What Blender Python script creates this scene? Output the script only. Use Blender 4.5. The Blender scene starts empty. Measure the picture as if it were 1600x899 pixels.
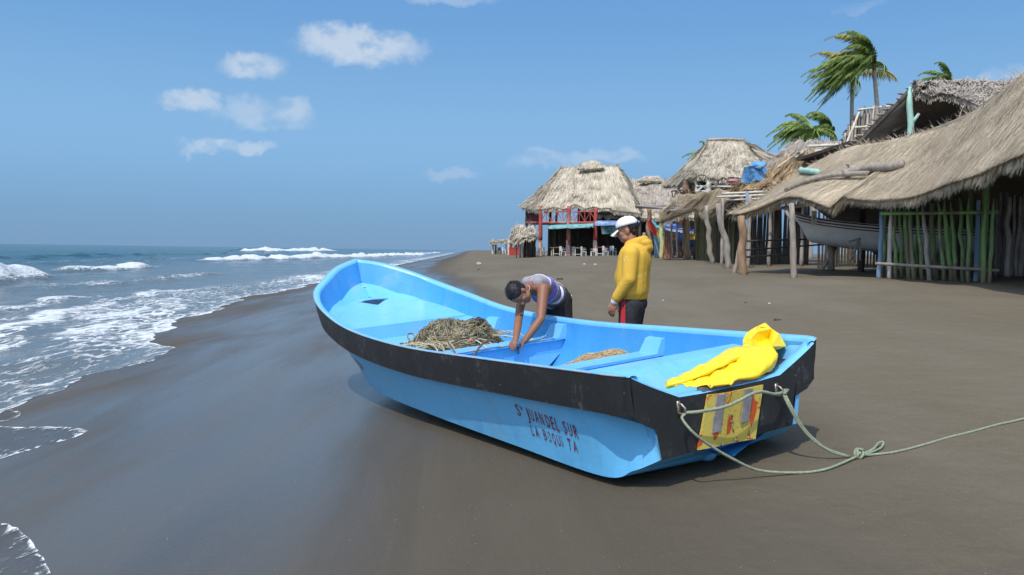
import bpy, bmesh, math, random
import numpy as np
from mathutils import Vector, Matrix, noise as mnoise
random.seed(7); RNG = np.random.default_rng(7)
SC = bpy.context.scene
COL = SC.collection

# ------------------------------------------------------------------ camera
H, F = 1.85, 1290.0                       # eye height above the sea, focal length in 1600-wide pixels
ROLL, PITCH = math.atan(.0142), math.atan((449.5 - 391.9) / F)
CAM_CR, CAM_SR, CAM_CP, CAM_SP = math.cos(ROLL), math.sin(ROLL), math.cos(PITCH), math.sin(PITCH)
fwd = Vector((0, CAM_CP, -CAM_SP)); up0 = Vector((0, CAM_SP, CAM_CP)); rt0 = Vector((1, 0, 0))
Rr = rt0 * CAM_CR + up0 * CAM_SR; Uu = up0 * CAM_CR - rt0 * CAM_SR
cam = bpy.data.cameras.new('camera'); cam.sensor_width = 36; cam.lens = 36 * F / 1600
cam.clip_start = .05; cam.clip_end = 20000
co = bpy.data.objects.new('camera', cam); COL.objects.link(co)
M = Matrix.Identity(4)
for i in range(3):
    M[i][0] = Rr[i]; M[i][1] = Uu[i]; M[i][2] = -fwd[i]
M[2][3] = H
co.matrix_world = M; SC.camera = co
SC.render.resolution_x = 1024; SC.render.resolution_y = 575

# ------------------------------------------------------------------ light
SUN_AZ = math.atan2(-.42, -.91); SUN_EL = math.radians(56)
S = Vector((math.sin(SUN_AZ) * math.cos(SUN_EL), math.cos(SUN_AZ) * math.cos(SUN_EL), math.sin(SUN_EL)))
sun = bpy.data.lights.new('sun', 'SUN'); sun.energy = 2.9; sun.angle = math.radians(.53); sun.color = (1, .95, .87)
so = bpy.data.objects.new('sun', sun); COL.objects.link(so)
so.rotation_euler = S.to_track_quat('Z', 'Y').to_euler()
SC.view_settings.view_transform = 'Standard'; SC.view_settings.look = 'None'
SC.view_settings.exposure = 0.15; SC.view_settings.gamma = 1
SC.cycles.max_bounces = 6; SC.cycles.diffuse_bounces = 3; SC.cycles.use_denoising = True
SC.cycles.caustics_reflective = False; SC.cycles.caustics_refractive = False

def ray(u, v, D):
    """world point seen at photo pixel (u, v), D metres in front"""
    x = (u - 800) / F; y = -(v - 449.5) / F
    a = x * CAM_CR - y * CAM_SR; b = x * CAM_SR + y * CAM_CR
    d = Vector((a, CAM_CP + b * CAM_SP, -CAM_SP + b * CAM_CP)); d /= d.y
    return d * D + Vector((0, 0, H))

class NT:
    def __init__(s, tree): s.t = tree; s.n = tree.nodes; s.l = tree.links
    def node(s, typ, **kw):
        n = s.n.new(typ)
        for k, v in kw.items():
            if k.startswith('i_'):
                key = k[2:]; key = int(key) if key.isdigit() else key.replace('_', ' ')
                if isinstance(v, bpy.types.NodeSocket): s.l.new(v, n.inputs[key])
                else: n.inputs[key].default_value = v
            else: setattr(n, k, v)
        return n
    def math(s, op, a, b=None, c=None, clamp=False):
        n = s.n.new('ShaderNodeMath'); n.operation = op; n.use_clamp = clamp
        for i, x in enumerate((a, b, c)):
            if x is None: continue
            if isinstance(x, bpy.types.NodeSocket): s.l.new(x, n.inputs[i])
            else: n.inputs[i].default_value = x
        return n.outputs[0]
    def mix(s, f, a, b, blend='MIX'):
        n = s.n.new('ShaderNodeMix'); n.data_type = 'RGBA'; n.blend_type = blend
        for sock, x in ((n.inputs[0], f), (n.inputs[6], a), (n.inputs[7], b)):
            if isinstance(x, bpy.types.NodeSocket): s.l.new(x, sock)
            else: sock.default_value = x if not isinstance(x, tuple) or len(x) == 4 else (*x, 1)
        return n.outputs[2]
    def ss(s, x, lo, hi, a=0., b=1.):
        n = s.n.new('ShaderNodeMapRange'); n.interpolation_type = 'SMOOTHSTEP'
        for k, v in ((0, x), (1, lo), (2, hi), (3, a), (4, b)):
            if isinstance(v, bpy.types.NodeSocket): s.l.new(v, n.inputs[k])
            else: n.inputs[k].default_value = v
        return n.outputs[0]
    def noise(s, vec, scale, detail=4, rough=.55, dist=0., col=False):
        n = s.node('ShaderNodeTexNoise', i_Scale=scale, i_Detail=detail, i_Roughness=rough, i_Distortion=dist)
        if vec is not None: s.l.new(vec, n.inputs['Vector'])
        return n.outputs['Color' if col else 'Fac']
    def mapv(s, vec, scale=(1, 1, 1), rot=(0, 0, 0), loc=(0, 0, 0)):
        n = s.node('ShaderNodeMapping'); n.inputs['Scale'].default_value = scale
        n.inputs['Rotation'].default_value = rot; n.inputs['Location'].default_value = loc
        s.l.new(vec, n.inputs['Vector']); return n.outputs[0]

world = bpy.data.worlds.new('World'); SC.world = world; world.use_nodes = True
w = NT(world.node_tree); w.n.clear()
sky = w.node('ShaderNodeTexSky', sky_type='NISHITA', sun_disc=False, sun_elevation=SUN_EL, sun_rotation=SUN_AZ % (2 * math.pi),
             air_density=1.0, dust_density=.2, ozone_density=2.2, altitude=0)
tc = w.node('ShaderNodeTexCoord'); gen = tc.outputs['Generated']
# clouds: soft patches fixed in the sky by direction   (u, v, half width, half height, strength)
CL = [(515, 60, 48, 24, 1.1), (560, 72, 95, 26, 1.25), (605, 84, 42, 16, .7), (393, 105, 48, 19, 1.0), (370, 95, 22, 12, .6), (298, 156, 38, 16, 1.0), (405, 176, 70, 22, .62),
      (452, 172, 34, 17, .75), (330, 229, 48, 11, 1.0), (398, 230, 32, 10, .8), (850, 250, 50, 13, .45), (940, 244, 62, 12, .62), (710, 272, 45, 10, .38),
      (1560, 122, 45, 9, .75), (700, 2, 75, 9, .5), (1345, 10, 30, 7, .3)]
wn = w.noise(gen, 26, 5, .62, .3, col=True)
wv = w.node('ShaderNodeVectorMath', operation='MULTIPLY_ADD', i_0=wn, i_1=(.045, .045, .045), i_2=gen).outputs[0]
tot = None
for (u, v, hw, hh, st) in CL:
    d = (ray(u, v, 1) - Vector((0, 0, H))).normalized()
    d = d + Vector((.0225, .0225, .0225))
    r = d.cross(Vector((0, 0, 1))).normalized(); up = r.cross(d).normalized()
    ax = w.node('ShaderNodeVectorMath', operation='SUBTRACT', i_0=wv, i_1=d).outputs[0]
    dx = w.node('ShaderNodeVectorMath', operation='DOT_PRODUCT', i_0=ax, i_1=r / (hw / F)).outputs['Value']
    dy = w.node('ShaderNodeVectorMath', operation='DOT_PRODUCT', i_0=ax, i_1=up / (hh / F)).outputs['Value']
    q = w.math('ADD', w.math('MULTIPLY', dx, dx), w.math('MULTIPLY', dy, dy))
    m = w.math('MULTIPLY', w.ss(q, 0, 1.55, 1, 0), st)
    tot = m if tot is None else w.math('MAXIMUM', tot, m)
det = w.noise(w.mapv(gen, (1, 1, 1.6)), 30, 5, .52)
cm = w.math('MULTIPLY', tot, w.ss(det, .34, .58, .30, 1))
cm = w.math('MULTIPLY', cm, .72, clamp=True)
cm = w.math('MINIMUM', cm, .8)
z = w.node('ShaderNodeSeparateXYZ', i_0=gen).outputs[2]
skyc = w.mix(1.0, sky.outputs[0], (.86, 1.02, 1.12, 1), 'MULTIPLY')
rp = w.node('ShaderNodeValToRGB', i_Fac=z); rp.color_ramp.interpolation = 'EASE'; e = rp.color_ramp.elements
e[0].position = 0; e[0].color = (.20, .395, .68, 1); e[1].position = 1; e[1].color = (.085, .24, .60, 1)
for p_, c_2 in ((.13, (.29, .57, .93, 1)), (.30, (.19, .45, .87, 1)), (.55, (.12, .33, .75, 1))):
    k = e.new(p_); k.color = c_2
grad = w.node('ShaderNodeVectorMath', operation='SCALE', i_0=rp.outputs[0]); grad.inputs['Scale'].default_value = 10
skyc = w.mix(.90, skyc, grad.outputs[0])
# bright pale sky around the (unseen) sun behind the camera
sd_ = w.node('ShaderNodeVectorMath', operation='DOT_PRODUCT', i_0=gen, i_1=S).outputs['Value']
glow = w.math('POWER', w.math('MAXIMUM', sd_, 0.0), 2.5)
gl = w.node('ShaderNodeVectorMath', operation='SCALE', i_0=(1.0, 1.05, 1.12)); w.l.new(w.math('MULTIPLY', glow, 17.0), gl.inputs['Scale'])
skyc = w.node('ShaderNodeVectorMath', operation='ADD', i_0=skyc, i_1=gl.outputs[0]).outputs[0]
colr = w.mix(cm, skyc, (7.4, 8.5, 9.9, 1))
bg = w.node('ShaderNodeBackground', i_Color=colr, i_Strength=.075)
w.l.new(bg.outputs[0], w.node('ShaderNodeOutputWorld').inputs[0])

# ------------------------------------------------------------------ mesh helpers
def tag(o, label=None, cat=None, group=None, kind=None):
    if label: o['label'] = label
    if cat: o['category'] = cat
    if group: o['group'] = group
    if kind: o['kind'] = kind
    return o
def empty(name, loc, label=None, cat=None, group=None, rz=0.):
    o = bpy.data.objects.new(name, None); COL.objects.link(o); o.location = loc; o.rotation_euler[2] = rz
    o.empty_display_size = .2
    return tag(o, label, cat, group)
class MB:
    """collects geometry in WORLD (or given) coordinates and links it as one mesh object"""
    def __init__(s): s.v = []; s.f = []; s.c = []; s.n = 0; s.uv = None
    def add(s, V, Fc, shade=.5):
        V = [tuple(x) for x in V]
        s.v.extend(V); s.f.extend([tuple(i + s.n for i in f) for f in Fc]); s.n += len(V)
        s.c.extend([shade] * len(V) if np.isscalar(shade) else list(shade)); return s
    def box(s, c, size, R=None, shade=.5, taper=1.):
        hx, hy, hz = size[0] / 2, size[1] / 2, size[2] / 2
        P = []
        for zz in (-1, 1):
            k = 1 if zz < 0 else taper
            for (a, b) in ((-1, -1), (1, -1), (1, 1), (-1, 1)): P.append(Vector((a * hx * k, b * hy * k, zz * hz)))
        if R is not None: P = [R @ p for p in P]
        c = Vector(c)
        return s.add([p + c for p in P], [(3, 2, 1, 0), (4, 5, 6, 7), (0, 1, 5, 4), (1, 2, 6, 5), (2, 3, 7, 6), (3, 0, 4, 7)], shade)
    def beam(s, a, b, wd, ht=None, shade=.5):
        a = Vector(a); b = Vector(b); d = (b - a); L = d.length; R = d.to_track_quat('Z', 'Y').to_matrix()
        return s.box((a + b) / 2, (wd, ht or wd, L), R, shade)
    def tube(s, pts, r, n=8, shade=.5, caps=True):
        pts = [Vector(p) for p in pts]; m = len(pts)
        rs = [r] * m if np.isscalar(r) else list(r)
        V = []; ref = None
        for i, p in enumerate(pts):
            t = (pts[min(i + 1, m - 1)] - pts[max(i - 1, 0)])
            t = t.normalized() if t.length > 1e-9 else Vector((0, 0, 1))
            if ref is None:
                ref = Vector((1, 0, 0)) if abs(t.x) < .8 else Vector((0, 1, 0))
            a = (ref - t * ref.dot(t)); a = a.normalized() if a.length > 1e-6 else t.orthogonal().normalized(); b = t.cross(a); ref = a
            for k in range(n):
                an = 2 * math.pi * k / n; V.append(p + (a * math.cos(an) + b * math.sin(an)) * rs[i])
        Fc = [(i * n + k, i * n + (k + 1) % n, (i + 1) * n + (k + 1) % n, (i + 1) * n + k) for i in range(m - 1) for k in range(n)]
        if caps: Fc += [tuple(range(n - 1, -1, -1)), tuple((m - 1) * n + k for k in range(n))]
        return s.add(V, Fc, shade)
    def grid(s, rows, shade=.5, close=False):
        m = len(rows); n = len(rows[0]); V = [p for r in rows for p in r]
        Fc = [(i * n + j, i * n + (j + 1) % n, (i + 1) * n + (j + 1) % n, (i + 1) * n + j) for i in range(m - 1) for j in range(n if close else n - 1)]
        return s.add(V, Fc, shade)
    def blob(s, c, r, seg=16, ring=10, amp=0., sc=3., R=None, shade=.5):
        c = Vector(c); r = Vector(r) if not np.isscalar(r) else Vector((r, r, r)); rows = []
        for i in range(ring + 1):
            th = math.pi * i / ring; row = []
            for j in range(seg):
                ph = 2 * math.pi * j / seg
                d = Vector((math.sin(th) * math.cos(ph), math.sin(th) * math.sin(ph), math.cos(th)))
                k = 1 + amp * mnoise.noise(d * sc + c * 3.1)
                p = Vector((d.x * r.x, d.y * r.y, d.z * r.z)) * k
                row.append(c + (R @ p if R is not None else p))
            rows.append(row)
        return s.grid(rows[::-1], shade, close=True)
    def build(s, name, mat, parent=None, smooth=False, **kw):
        me = bpy.data.meshes.new(name); me.from_pydata(s.v, [], s.f)
        if mat:
            for m_ in (mat if isinstance(mat, (list, tuple)) else [mat]): me.materials.append(m_)
        at = me.attributes.new('shade', 'FLOAT', 'POINT'); at.data.foreach_set('value', np.array(s.c, np.float32))
        if smooth: me.polygons.foreach_set('use_smooth', np.ones(len(me.polygons), bool))
        me.update()
        o = bpy.data.objects.new(name, me); COL.objects.link(o)
        if parent is not None:
            o.parent = parent
            if parent.get('_wm') is None:
                bpy.context.view_layer.update(); parent['_wm'] = 1
            o.matrix_parent_inverse = parent.matrix_world.inverted()
        return tag(o, **kw)

def cat_rom(C, n=10):
    C = [Vector(c) for c in C]; P = [C[0] * 2 - C[1]] + C + [C[-1] * 2 - C[-2]]; out = []
    for i in range(1, len(P) - 2):
        for k in range(n):
            t = k / n; p0, p1, p2, p3 = P[i - 1:i + 3]
            out.append(.5 * ((2 * p1) + (p2 - p0) * t + (2 * p0 - 5 * p1 + 4 * p2 - p3) * t * t + (3 * p1 - p0 - 3 * p2 + p3) * t ** 3))
    out.append(C[-1]); return out
def wob(a, b, n=6, amp=.04, seed=None):
    a = Vector(a); b = Vector(b); sd = random.random() * 99 if seed is None else seed
    L = (b - a).length
    return [a.lerp(b, k / n) + Vector((mnoise.noise((sd, k * .6, 1)), mnoise.noise((sd, k * .6, 7)), 0)) * amp * (0 if k == 0 else 1) for k in range(n + 1)]
def smooth01(t): t = min(1, max(0, t)); return t * t * (3 - 2 * t)

# ------------------------------------------------------------------ materials
def mat(name, base=None, rough=.6, spec=.4, metal=0.):
    m = bpy.data.materials.new(name); m.use_nodes = True; t = NT(m.node_tree)
    b = t.n['Principled BSDF']; b.inputs['Roughness'].default_value = rough; b.inputs['Metallic'].default_value = metal
    b.inputs['Specular IOR Level'].default_value = spec
    if base: b.inputs['Base Color'].default_value = (*base, 1)
    return m, t, b
def bump(t, b, h, dist, strength=1.):
    n = t.node('ShaderNodeBump', i_Height=h, i_Distance=dist, i_Strength=strength); t.l.new(n.outputs[0], b.inputs['Normal'])
def noisy(name, c1, c2, scale=6, rough=.7, stretch=(1, 1, 1), bmp=.004, bscale=None, spec=.3, shade=0., metal=0., c3=None):
    m, t, b = mat(name, c1, rough, spec, metal); tcn = t.node('ShaderNodeTexCoord').outputs['Object']
    v = t.mapv(tcn, stretch); n = t.noise(v, scale, 6, .6)
    c = t.mix(t.ss(n, .35, .68), c1, c2)
    if c3: c = t.mix(t.ss(t.noise(v, scale * .27, 5, .65, .5), .52, .62), c, c3)
    if shade:
        a = t.node('ShaderNodeAttribute', attribute_name='shade').outputs['Fac']
        c = t.mix(1., c, t.node('ShaderNodeCombineColor', i_0=(k := t.ss(a, 0, 1, 1 - shade, 1 + shade)), i_1=k, i_2=k).outputs[0], 'MULTIPLY')
    t.l.new(c, b.inputs['Base Color'])
    if bmp: bump(t, b, t.noise(v, bscale or scale * 4, 5, .6), bmp)
    return m
def thatch_mat(name, c1, c2, c3):
    m, t, b = mat(name, c1, .85, .15)
    a = t.node('ShaderNodeAttribute', attribute_name='shade').outputs['Fac']
    tcn = t.node('ShaderNodeTexCoord').outputs['Object']
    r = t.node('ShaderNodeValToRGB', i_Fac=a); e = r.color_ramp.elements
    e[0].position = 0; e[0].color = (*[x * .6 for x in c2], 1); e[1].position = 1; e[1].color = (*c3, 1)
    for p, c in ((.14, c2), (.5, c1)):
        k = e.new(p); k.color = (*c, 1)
    big = t.ss(t.noise(tcn, .9, 5, .6), .3, .7, .88, 1.15)
    c = t.mix(1., r.outputs[0], t.node('ShaderNodeCombineColor', i_0=big, i_1=big, i_2=big).outputs[0], 'MULTIPLY')
    t.l.new(c, b.inputs['Base Color'])
    bump(t, b, t.noise(tcn, 60, 3, .6), .01)
    return m
MT = {}
MT['thatch'] = thatch_mat('dry palm thatch', (.62, .51, .36), (.42, .33, .225), (.80, .69, .52))
MT['thatch_pale'] = thatch_mat('pale palm thatch', (.47, .405, .31), (.31, .26, .19), (.64, .57, .45))
MT['thatch_grey'] = thatch_mat('weathered thatch', (.37, .32, .265), (.25, .21, .17), (.50, .44, .37))
MT['thatch_ribs'] = thatch_mat('loose palm ribs', (.44, .345, .22), (.28, .205, .13), (.62, .52, .36))
MT['thatch_brown'] = thatch_mat('brown loose thatch', (.42, .29, .16), (.26, .165, .09), (.56, .43, .26))
MT['log'] = noisy('weathered driftwood', (.24, .20, .165), (.36, .32, .27), 9, .85, (1, 1, .25), .01)
MT['log_brown'] = noisy('brown tree trunk post', (.20, .125, .075), (.33, .22, .13), 7, .85, (1, 1, .25), .01)
MT['bamboo'] = noisy('yellow bamboo', (.50, .42, .16), (.62, .55, .26), 8, .6, (1, 1, .5), .003, c3=(.30, .34, .12))
MT['paleWood'] = noisy('pale peeled wood', (.52, .46, .37), (.66, .60, .50), 8, .75, (1, 1, .3), .004)
MT['greenpaint'] = noisy('worn green paint', (.17, .29, .10), (.24, .36, .14), 9, .6, (1, 1, .3), .006, shade=.25, c3=(.17, .15, .10))
_m = MT['greenpaint']; _t = NT(_m.node_tree); _b = _t.n['Principled BSDF']; _src = _b.inputs['Base Color'].links[0].from_socket
_pz = _t.node('ShaderNodeSeparateXYZ', i_0=_t.node('ShaderNodeTexCoord').outputs['Object']).outputs[2]
_k = _t.math('ADD', _pz, _t.math('MULTIPLY', _t.noise(_t.node('ShaderNodeTexCoord').outputs['Object'], 5, 4, .6), .9))
_t.l.new(_t.mix(_t.ss(_k, 1.95, 2.25, .85, 0), _src, (.20, .155, .105, 1)), _b.inputs['Base Color'])   # bare wood where the paint has worn off near the sand
MT['greypicket'] = noisy('grey picket wood', (.33, .285, .25), (.46, .42, .38), 11, .85, (1, 1, .3), .008, shade=.35)
MT['bluegrey'] = noisy('faded blue paint', (.14, .24, .36), (.22, .30, .38), 9, .7, (1, 1, .3), .004)
MT['turq'] = noisy('chalky turquoise paint', (.27, .50, .44), (.42, .60, .52), 7, .75, (1, 1, .3), .005, c3=(.42, .36, .30))
MT['redpaint'] = noisy('faded red paint', (.42, .075, .06), (.34, .06, .05), 5, .65, (1, 1, .4), .003, c3=(.38, .22, .18))
MT['redwhite'] = noisy('red and white post paint', (.66, .55, .48), (.50, .30, .24), 5, .7, (1, 1, .4), .003, c3=(.40, .10, .08))
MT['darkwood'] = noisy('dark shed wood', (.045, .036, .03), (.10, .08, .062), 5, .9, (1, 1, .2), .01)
MT['whitepaint'] = noisy('white paint', (.72, .70, .66), (.62, .60, .55), 4, .55, bmp=.001)
MT['plastic'] = noisy('white plastic', (.76, .75, .72), (.70, .68, .64), 3, .4, bmp=0)
MT['teal_tarp'] = noisy('teal tarpaulin', (.07, .25, .27), (.22, .42, .42), 2.5, .5, bmp=.02, bscale=5)
MT['blue_tarp'] = noisy('blue tarpaulin', (.10, .16, .32), (.16, .24, .42), 2.5, .5, bmp=.02, bscale=5, c3=(.30, .38, .50))
MT['bluecloth'] = noisy('bright blue cloth', (.08, .26, .58), (.20, .45, .75), 5, .7, bmp=.01)
MT['pinkcloth'] = noisy('pink cloth', (.55, .20, .22), (.40, .14, .2), 5, .7, bmp=.01)
MT['rust'] = noisy('rusty metal mesh', (.20, .075, .05), (.34, .17, .11), 9, .8, bmp=.003)
MT['bark'] = noisy('palm bark', (.30, .27, .23), (.42, .38, .33), 3, .85, (1, 1, 4), .02)
MT['frond'] = noisy('palm leaf', (.15, .23, .05), (.24, .31, .09), 2, .5, bmp=0, shade=.45, spec=.4)
MT['frond_dry'] = noisy('yellowed palm leaf', (.30, .27, .07), (.38, .33, .10), 2, .6, bmp=0, shade=.3)
MT['plant'] = noisy('broad leaves', (.05, .12, .02), (.10, .18, .04), 3, .5, bmp=0, shade=.4)
MT['skiff_blue'] = noisy('blue boat paint', (.02, .09, .38), (.03, .12, .44), 3, .35, bmp=.001)
MT['skiff_teal'] = noisy('teal boat paint', (.05, .36, .38), (.07, .42, .42), 3, .35, bmp=.001)
MT['redflat'] = noisy('bright red paint', (.48, .04, .03), (.40, .04, .04), 3, .5, bmp=.001)
MT['yelflat'] = noisy('warm yellow paint', (.62, .38, .05), (.50, .30, .05), 3, .5, bmp=.001)
MT['maroon'] = noisy('maroon stripe paint', (.16, .04, .05), (.12, .035, .045), 3, .5, bmp=0)
MT['hullwhite'] = noisy('chalky white boat paint', (.84, .85, .84), (.74, .75, .75), 3, .4, bmp=.002)
MT['stone'] = noisy('beach stone', (.10, .085, .065), (.18, .15, .11), 8, .8, bmp=.01)
MT['shell'] = noisy('bleached shell', (.62, .58, .52), (.5, .46, .4), 8, .7, bmp=.002)

# ------------------------------------------------------------------ terrain
SYv = [-60, 0, 5, 8, 10, 13, 15.7, 21, 24, 30, 41, 80, 250, 900, 9000]
SXv = [-2.5, -3.9, -4.6, -5.4, -5.75, -6.0, -6.8, -8.3, -9.0, -9.6, -10.0, -12.5, -21, -55, -450]
SYt = [-30, 0, 7.7, 14.9, 25, 30, 60, 251, 900, 9000]; SXt = [-2.6, -4.0, -5.0, -6.5, -8.4, -9.5, -11.5, -21, -55, -450]
PSv = [-60, -20, -3, 0, 3, 5.8, 8, 12, 16, 22, 40, 200]; PZv = [-3, -1.2, -.2, 0, .21, .46, .64, .95, 1.2, 1.36, 1.5, 2.2]
def XsT(Y): return np.interp(Y, SYt, SXt)
def XsW(Y): return np.interp(Y, SYv, SXv)
def sm_(t): t = np.clip(t, 0, 1); return t * t * (3 - 2 * t)
def gz0(X, Y):
    s = X - XsT(Y); return np.interp(s, PSv, PZv) + .19 * sm_((np.asarray(Y) - 15) / 55) * sm_(s / 12)
def gz(X, Y):
    """ground height with gentle undulation"""
    X = np.asarray(X, float); Y = np.asarray(Y, float); s = X - XsT(Y)
    u = .012 * np.sin(X * 1.3 + Y * .7) + .010 * np.sin(X * .6 - Y * 1.1 + 1.3)
    rough = sm_((s - 9) / 5) * (.03 * np.sin(X * 2.1 + 1.7 * np.sin(Y * .9)) * np.sin(Y * 1.3 + X * .4))
    near = np.clip(np.hypot(X - 1.0, Y - 6.5) / 4, 0, 1)
    return gz0(X, Y) + (u * sm_(s / 3) + rough) * near
def gnd(u, v):
    D = 1.5
    for k in range(5000):
        P = ray(u, v, D)
        if P.z < gz0(P.x, P.y): return P
        D *= 1.0025
    return P
def on_ground(x, y, dz=0): return Vector((x, y, float(gz(x, y)) + dz))

def axis(lo, hi, fine, lo_f, hi_f, g=1.12):
    a = [lo_f]
    while a[-1] < hi_f: a.append(a[-1] + fine)
    st = fine
    while a[-1] < hi: st *= g; a.append(a[-1] + st)
    st = fine; b = [lo_f]
    while b[-1] > lo: st *= g; b.append(b[-1] - st)
    return np.array(b[:0:-1] + a)
sx = axis(-260, 900, .16, -3, 24, 1.1)         # distance inland from the waterline
yy = axis(-40, 7000, .22, 1.5, 32, 1.06)
SXg, YYg = np.meshgrid(sx, yy); XX = SXg + XsT(YYg); ZZ = gz(XX, YYg)
ny, nx = XX.shape
V = np.stack([XX, YYg, ZZ], -1).reshape(-1, 3)
ii = np.arange(ny - 1)[:, None] * nx + np.arange(nx - 1)[None]; ii = ii.ravel()
Fq = np.stack([ii, ii + 1, ii + nx + 1, ii + nx], 1)
def np_mesh(name, V, Fq, m, attrs={}, smooth=True, **kw):
    me = bpy.data.meshes.new(name); me.vertices.add(len(V)); me.vertices.foreach_set('co', V.astype(np.float32).ravel())
    k = Fq.shape[1]; me.loops.add(Fq.size); me.loops.foreach_set('vertex_index', Fq.ravel().astype(np.int32))
    me.polygons.add(len(Fq)); me.polygons.foreach_set('loop_start', (np.arange(len(Fq)) * k).astype(np.int32)); me.polygons.foreach_set('loop_total', np.full(len(Fq), k, np.int32))
    me.materials.append(m)
    for a, val in attrs.items():
        at = me.attributes.new(a, 'FLOAT', 'POINT'); at.data.foreach_set('value', np.asarray(val, np.float32).ravel())
    if smooth: me.polygons.foreach_set('use_smooth', np.ones(len(Fq), bool))
    me.update(calc_edges=True); me.validate()
    o = bpy.data.objects.new(name, me); COL.objects.link(o); return tag(o, **kw)

# sand
m, t, b = mat('volcanic sand', rough=.9); MT['sand'] = m
tcn = t.node('ShaderNodeTexCoord').outputs['Object']
wet = t.node('ShaderNodeAttribute', attribute_name='wet').outputs['Fac']
vs = t.mapv(tcn, (1.0, .16, 1), (0, 0, .05))
wn1 = t.noise(vs, 1.0, 5, .6, .5); wn2 = t.noise(t.mapv(tcn, (.35, .10, 1), (0, 0, .1)), 1.0, 4, .55, .3)
wt = t.math('ADD', wet, t.math('MULTIPLY', t.math('SUBTRACT', wn1, .5), .34))
wt = t.math('ADD', wt, t.math('MULTIPLY', t.math('SUBTRACT', wn2, .5), .70))
wetm = t.ss(wt, .22, .80)
damp = t.node('ShaderNodeAttribute', attribute_name='damp').outputs['Fac']
lay = t.noise(t.mapv(tcn, (.9, .12, 1), (0, 0, -.12)), 1.6, 6, .62, .6)
gr = t.noise(tcn, 110, 4, .8); gr2 = t.noise(tcn, 38, 4, .65)
dry = t.mix(gr2, (.118, .096, .062, 1), (.165, .137, .092, 1))
dry = t.mix(t.ss(gr, .56, .72, 0, .6), dry, (.36, .34, .31, 1))
dry = t.mix(t.ss(gr, .44, .30, 0, .6), dry, (.06, .05, .042, 1))
patch = t.noise(t.mapv(tcn, (.5, .22, 1)), .8, 5, .6, .4)
dry = t.mix(t.ss(patch, .38, .66, 0, .4), dry, (.19, .165, .125, 1))
wc = t.mix(gr2, (.052, .042, .029, 1), (.080, .066, .047, 1))
wc = t.mix(t.ss(gr, .58, .72, 0, .45), wc, (.22, .21, .19, 1))
dmp = t.math('ADD', damp, t.math('MULTIPLY', t.math('SUBTRACT', lay, .5), .8), clamp=True)
wc = t.mix(t.ss(lay, .3, .7), wc, (.088, .074, .055, 1))
cc = t.mix(t.math('MULTIPLY', t.math('MAXIMUM', dmp, t.ss(wt, .1, .6)), .9), dry, wc)
t.l.new(cc, b.inputs['Base Color'])
t.l.new(t.math('ADD', t.ss(wetm, 0, 1, .80, .22), t.math('MULTIPLY', t.math('SUBTRACT', lay, .5), .35), clamp=True), b.inputs['Roughness'])
t.l.new(t.ss(wetm, 0, 1, .10, .50), b.inputs['Specular IOR Level'])
hgt = t.math('ADD', t.math('MULTIPLY', gr2, .5), t.math('MULTIPLY', gr, .16))
rip = t.noise(t.mapv(tcn, (2.2, .5, 1), (0, 0, .12)), 2.4, 5, .6, .4)
hgt = t.math('ADD', hgt, t.math('MULTIPLY', rip, t.ss(wetm, 0, 1, 1.4, .5)))
footp = t.noise(tcn, 3.2, 2, .5, .2)
hgt = t.math('ADD', hgt, t.math('MULTIPLY', t.ss(footp, .25, .7), t.ss(wet, 0, .25, 1.3, 0)))
bn = t.node('ShaderNodeBump', i_Height=hgt, i_Distance=.012); t.l.new(t.ss(wetm, 0, 1, .85, .26), bn.inputs['Strength']); t.l.new(bn.outputs[0], b.inputs['Normal'])
# wetness: 1 near the water, falling inland; the lower beach stays shiny where the last waves ran up
lim = np.interp(YYg, [-40, 2, 6, 9, 14, 22, 33, 60, 120, 250], [4.5, 4.6, 5.1, 5.7, 6.4, 8.0, 8.4, 6.5, 5.5, 6])
wt_ = 1.0 - sm_((SXg - lim + 2.2) / 3.6)
wt_ *= .52 + .14 * sm_((SXg - .4) / 2.2)
wt_ = np.where(SXg < -1, 1, wt_)
np_mesh('sand_beach', V, Fq, MT['sand'], {'wet': wt_ * 1.0, 'damp': np.clip(1.0 - sm_((SXg - 4.6) / 4.2) , 0, 1)}, kind='structure')

# ------------------------------------------------------------------ sea
def fbm2(x, y, o=4, seed=0):
    out = np.zeros_like(x); a = 1.; tot = 0
    rg = np.random.default_rng(seed)
    for k in range(o):
        for j in range(4):
            th = rg.uniform(0, 2 * np.pi); f = 2 ** k * rg.uniform(.7, 1.4); out = out + a * np.sin((np.cos(th) * x + np.sin(th) * y) * f + rg.uniform(0, 6.28)) / 2.
        tot += a; a *= .55
    return out / tot
q_ax = np.concatenate([np.linspace(0, 7, 90), np.linspace(7, 30, 190)[1:], np.linspace(30, 110, 260)[1:], 110 + np.cumsum(np.linspace(.5, 90, 90)), [9000]])
y_ax = np.concatenate([np.linspace(-20, 6, 40), np.linspace(6, 45, 360)[1:], 45 * np.exp(np.linspace(0, math.log(9000 / 45), 420))[1:]])
Q, YS = np.meshgrid(q_ax, y_ax)
tongue = .35 * np.sin(YS * .55 + .4) + .25 * np.sin(YS * 1.3 + 2) + .10 * np.sin(YS * 3.1) + .05 * np.sin(YS * 7.3 + 1)
tongue = tongue * np.clip(30 / np.maximum(YS, 30), 0, 1)
XW = XsW(YS) + tongue * np.clip((YS - 4) / 6, .25, 1) * .8 - Q
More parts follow.
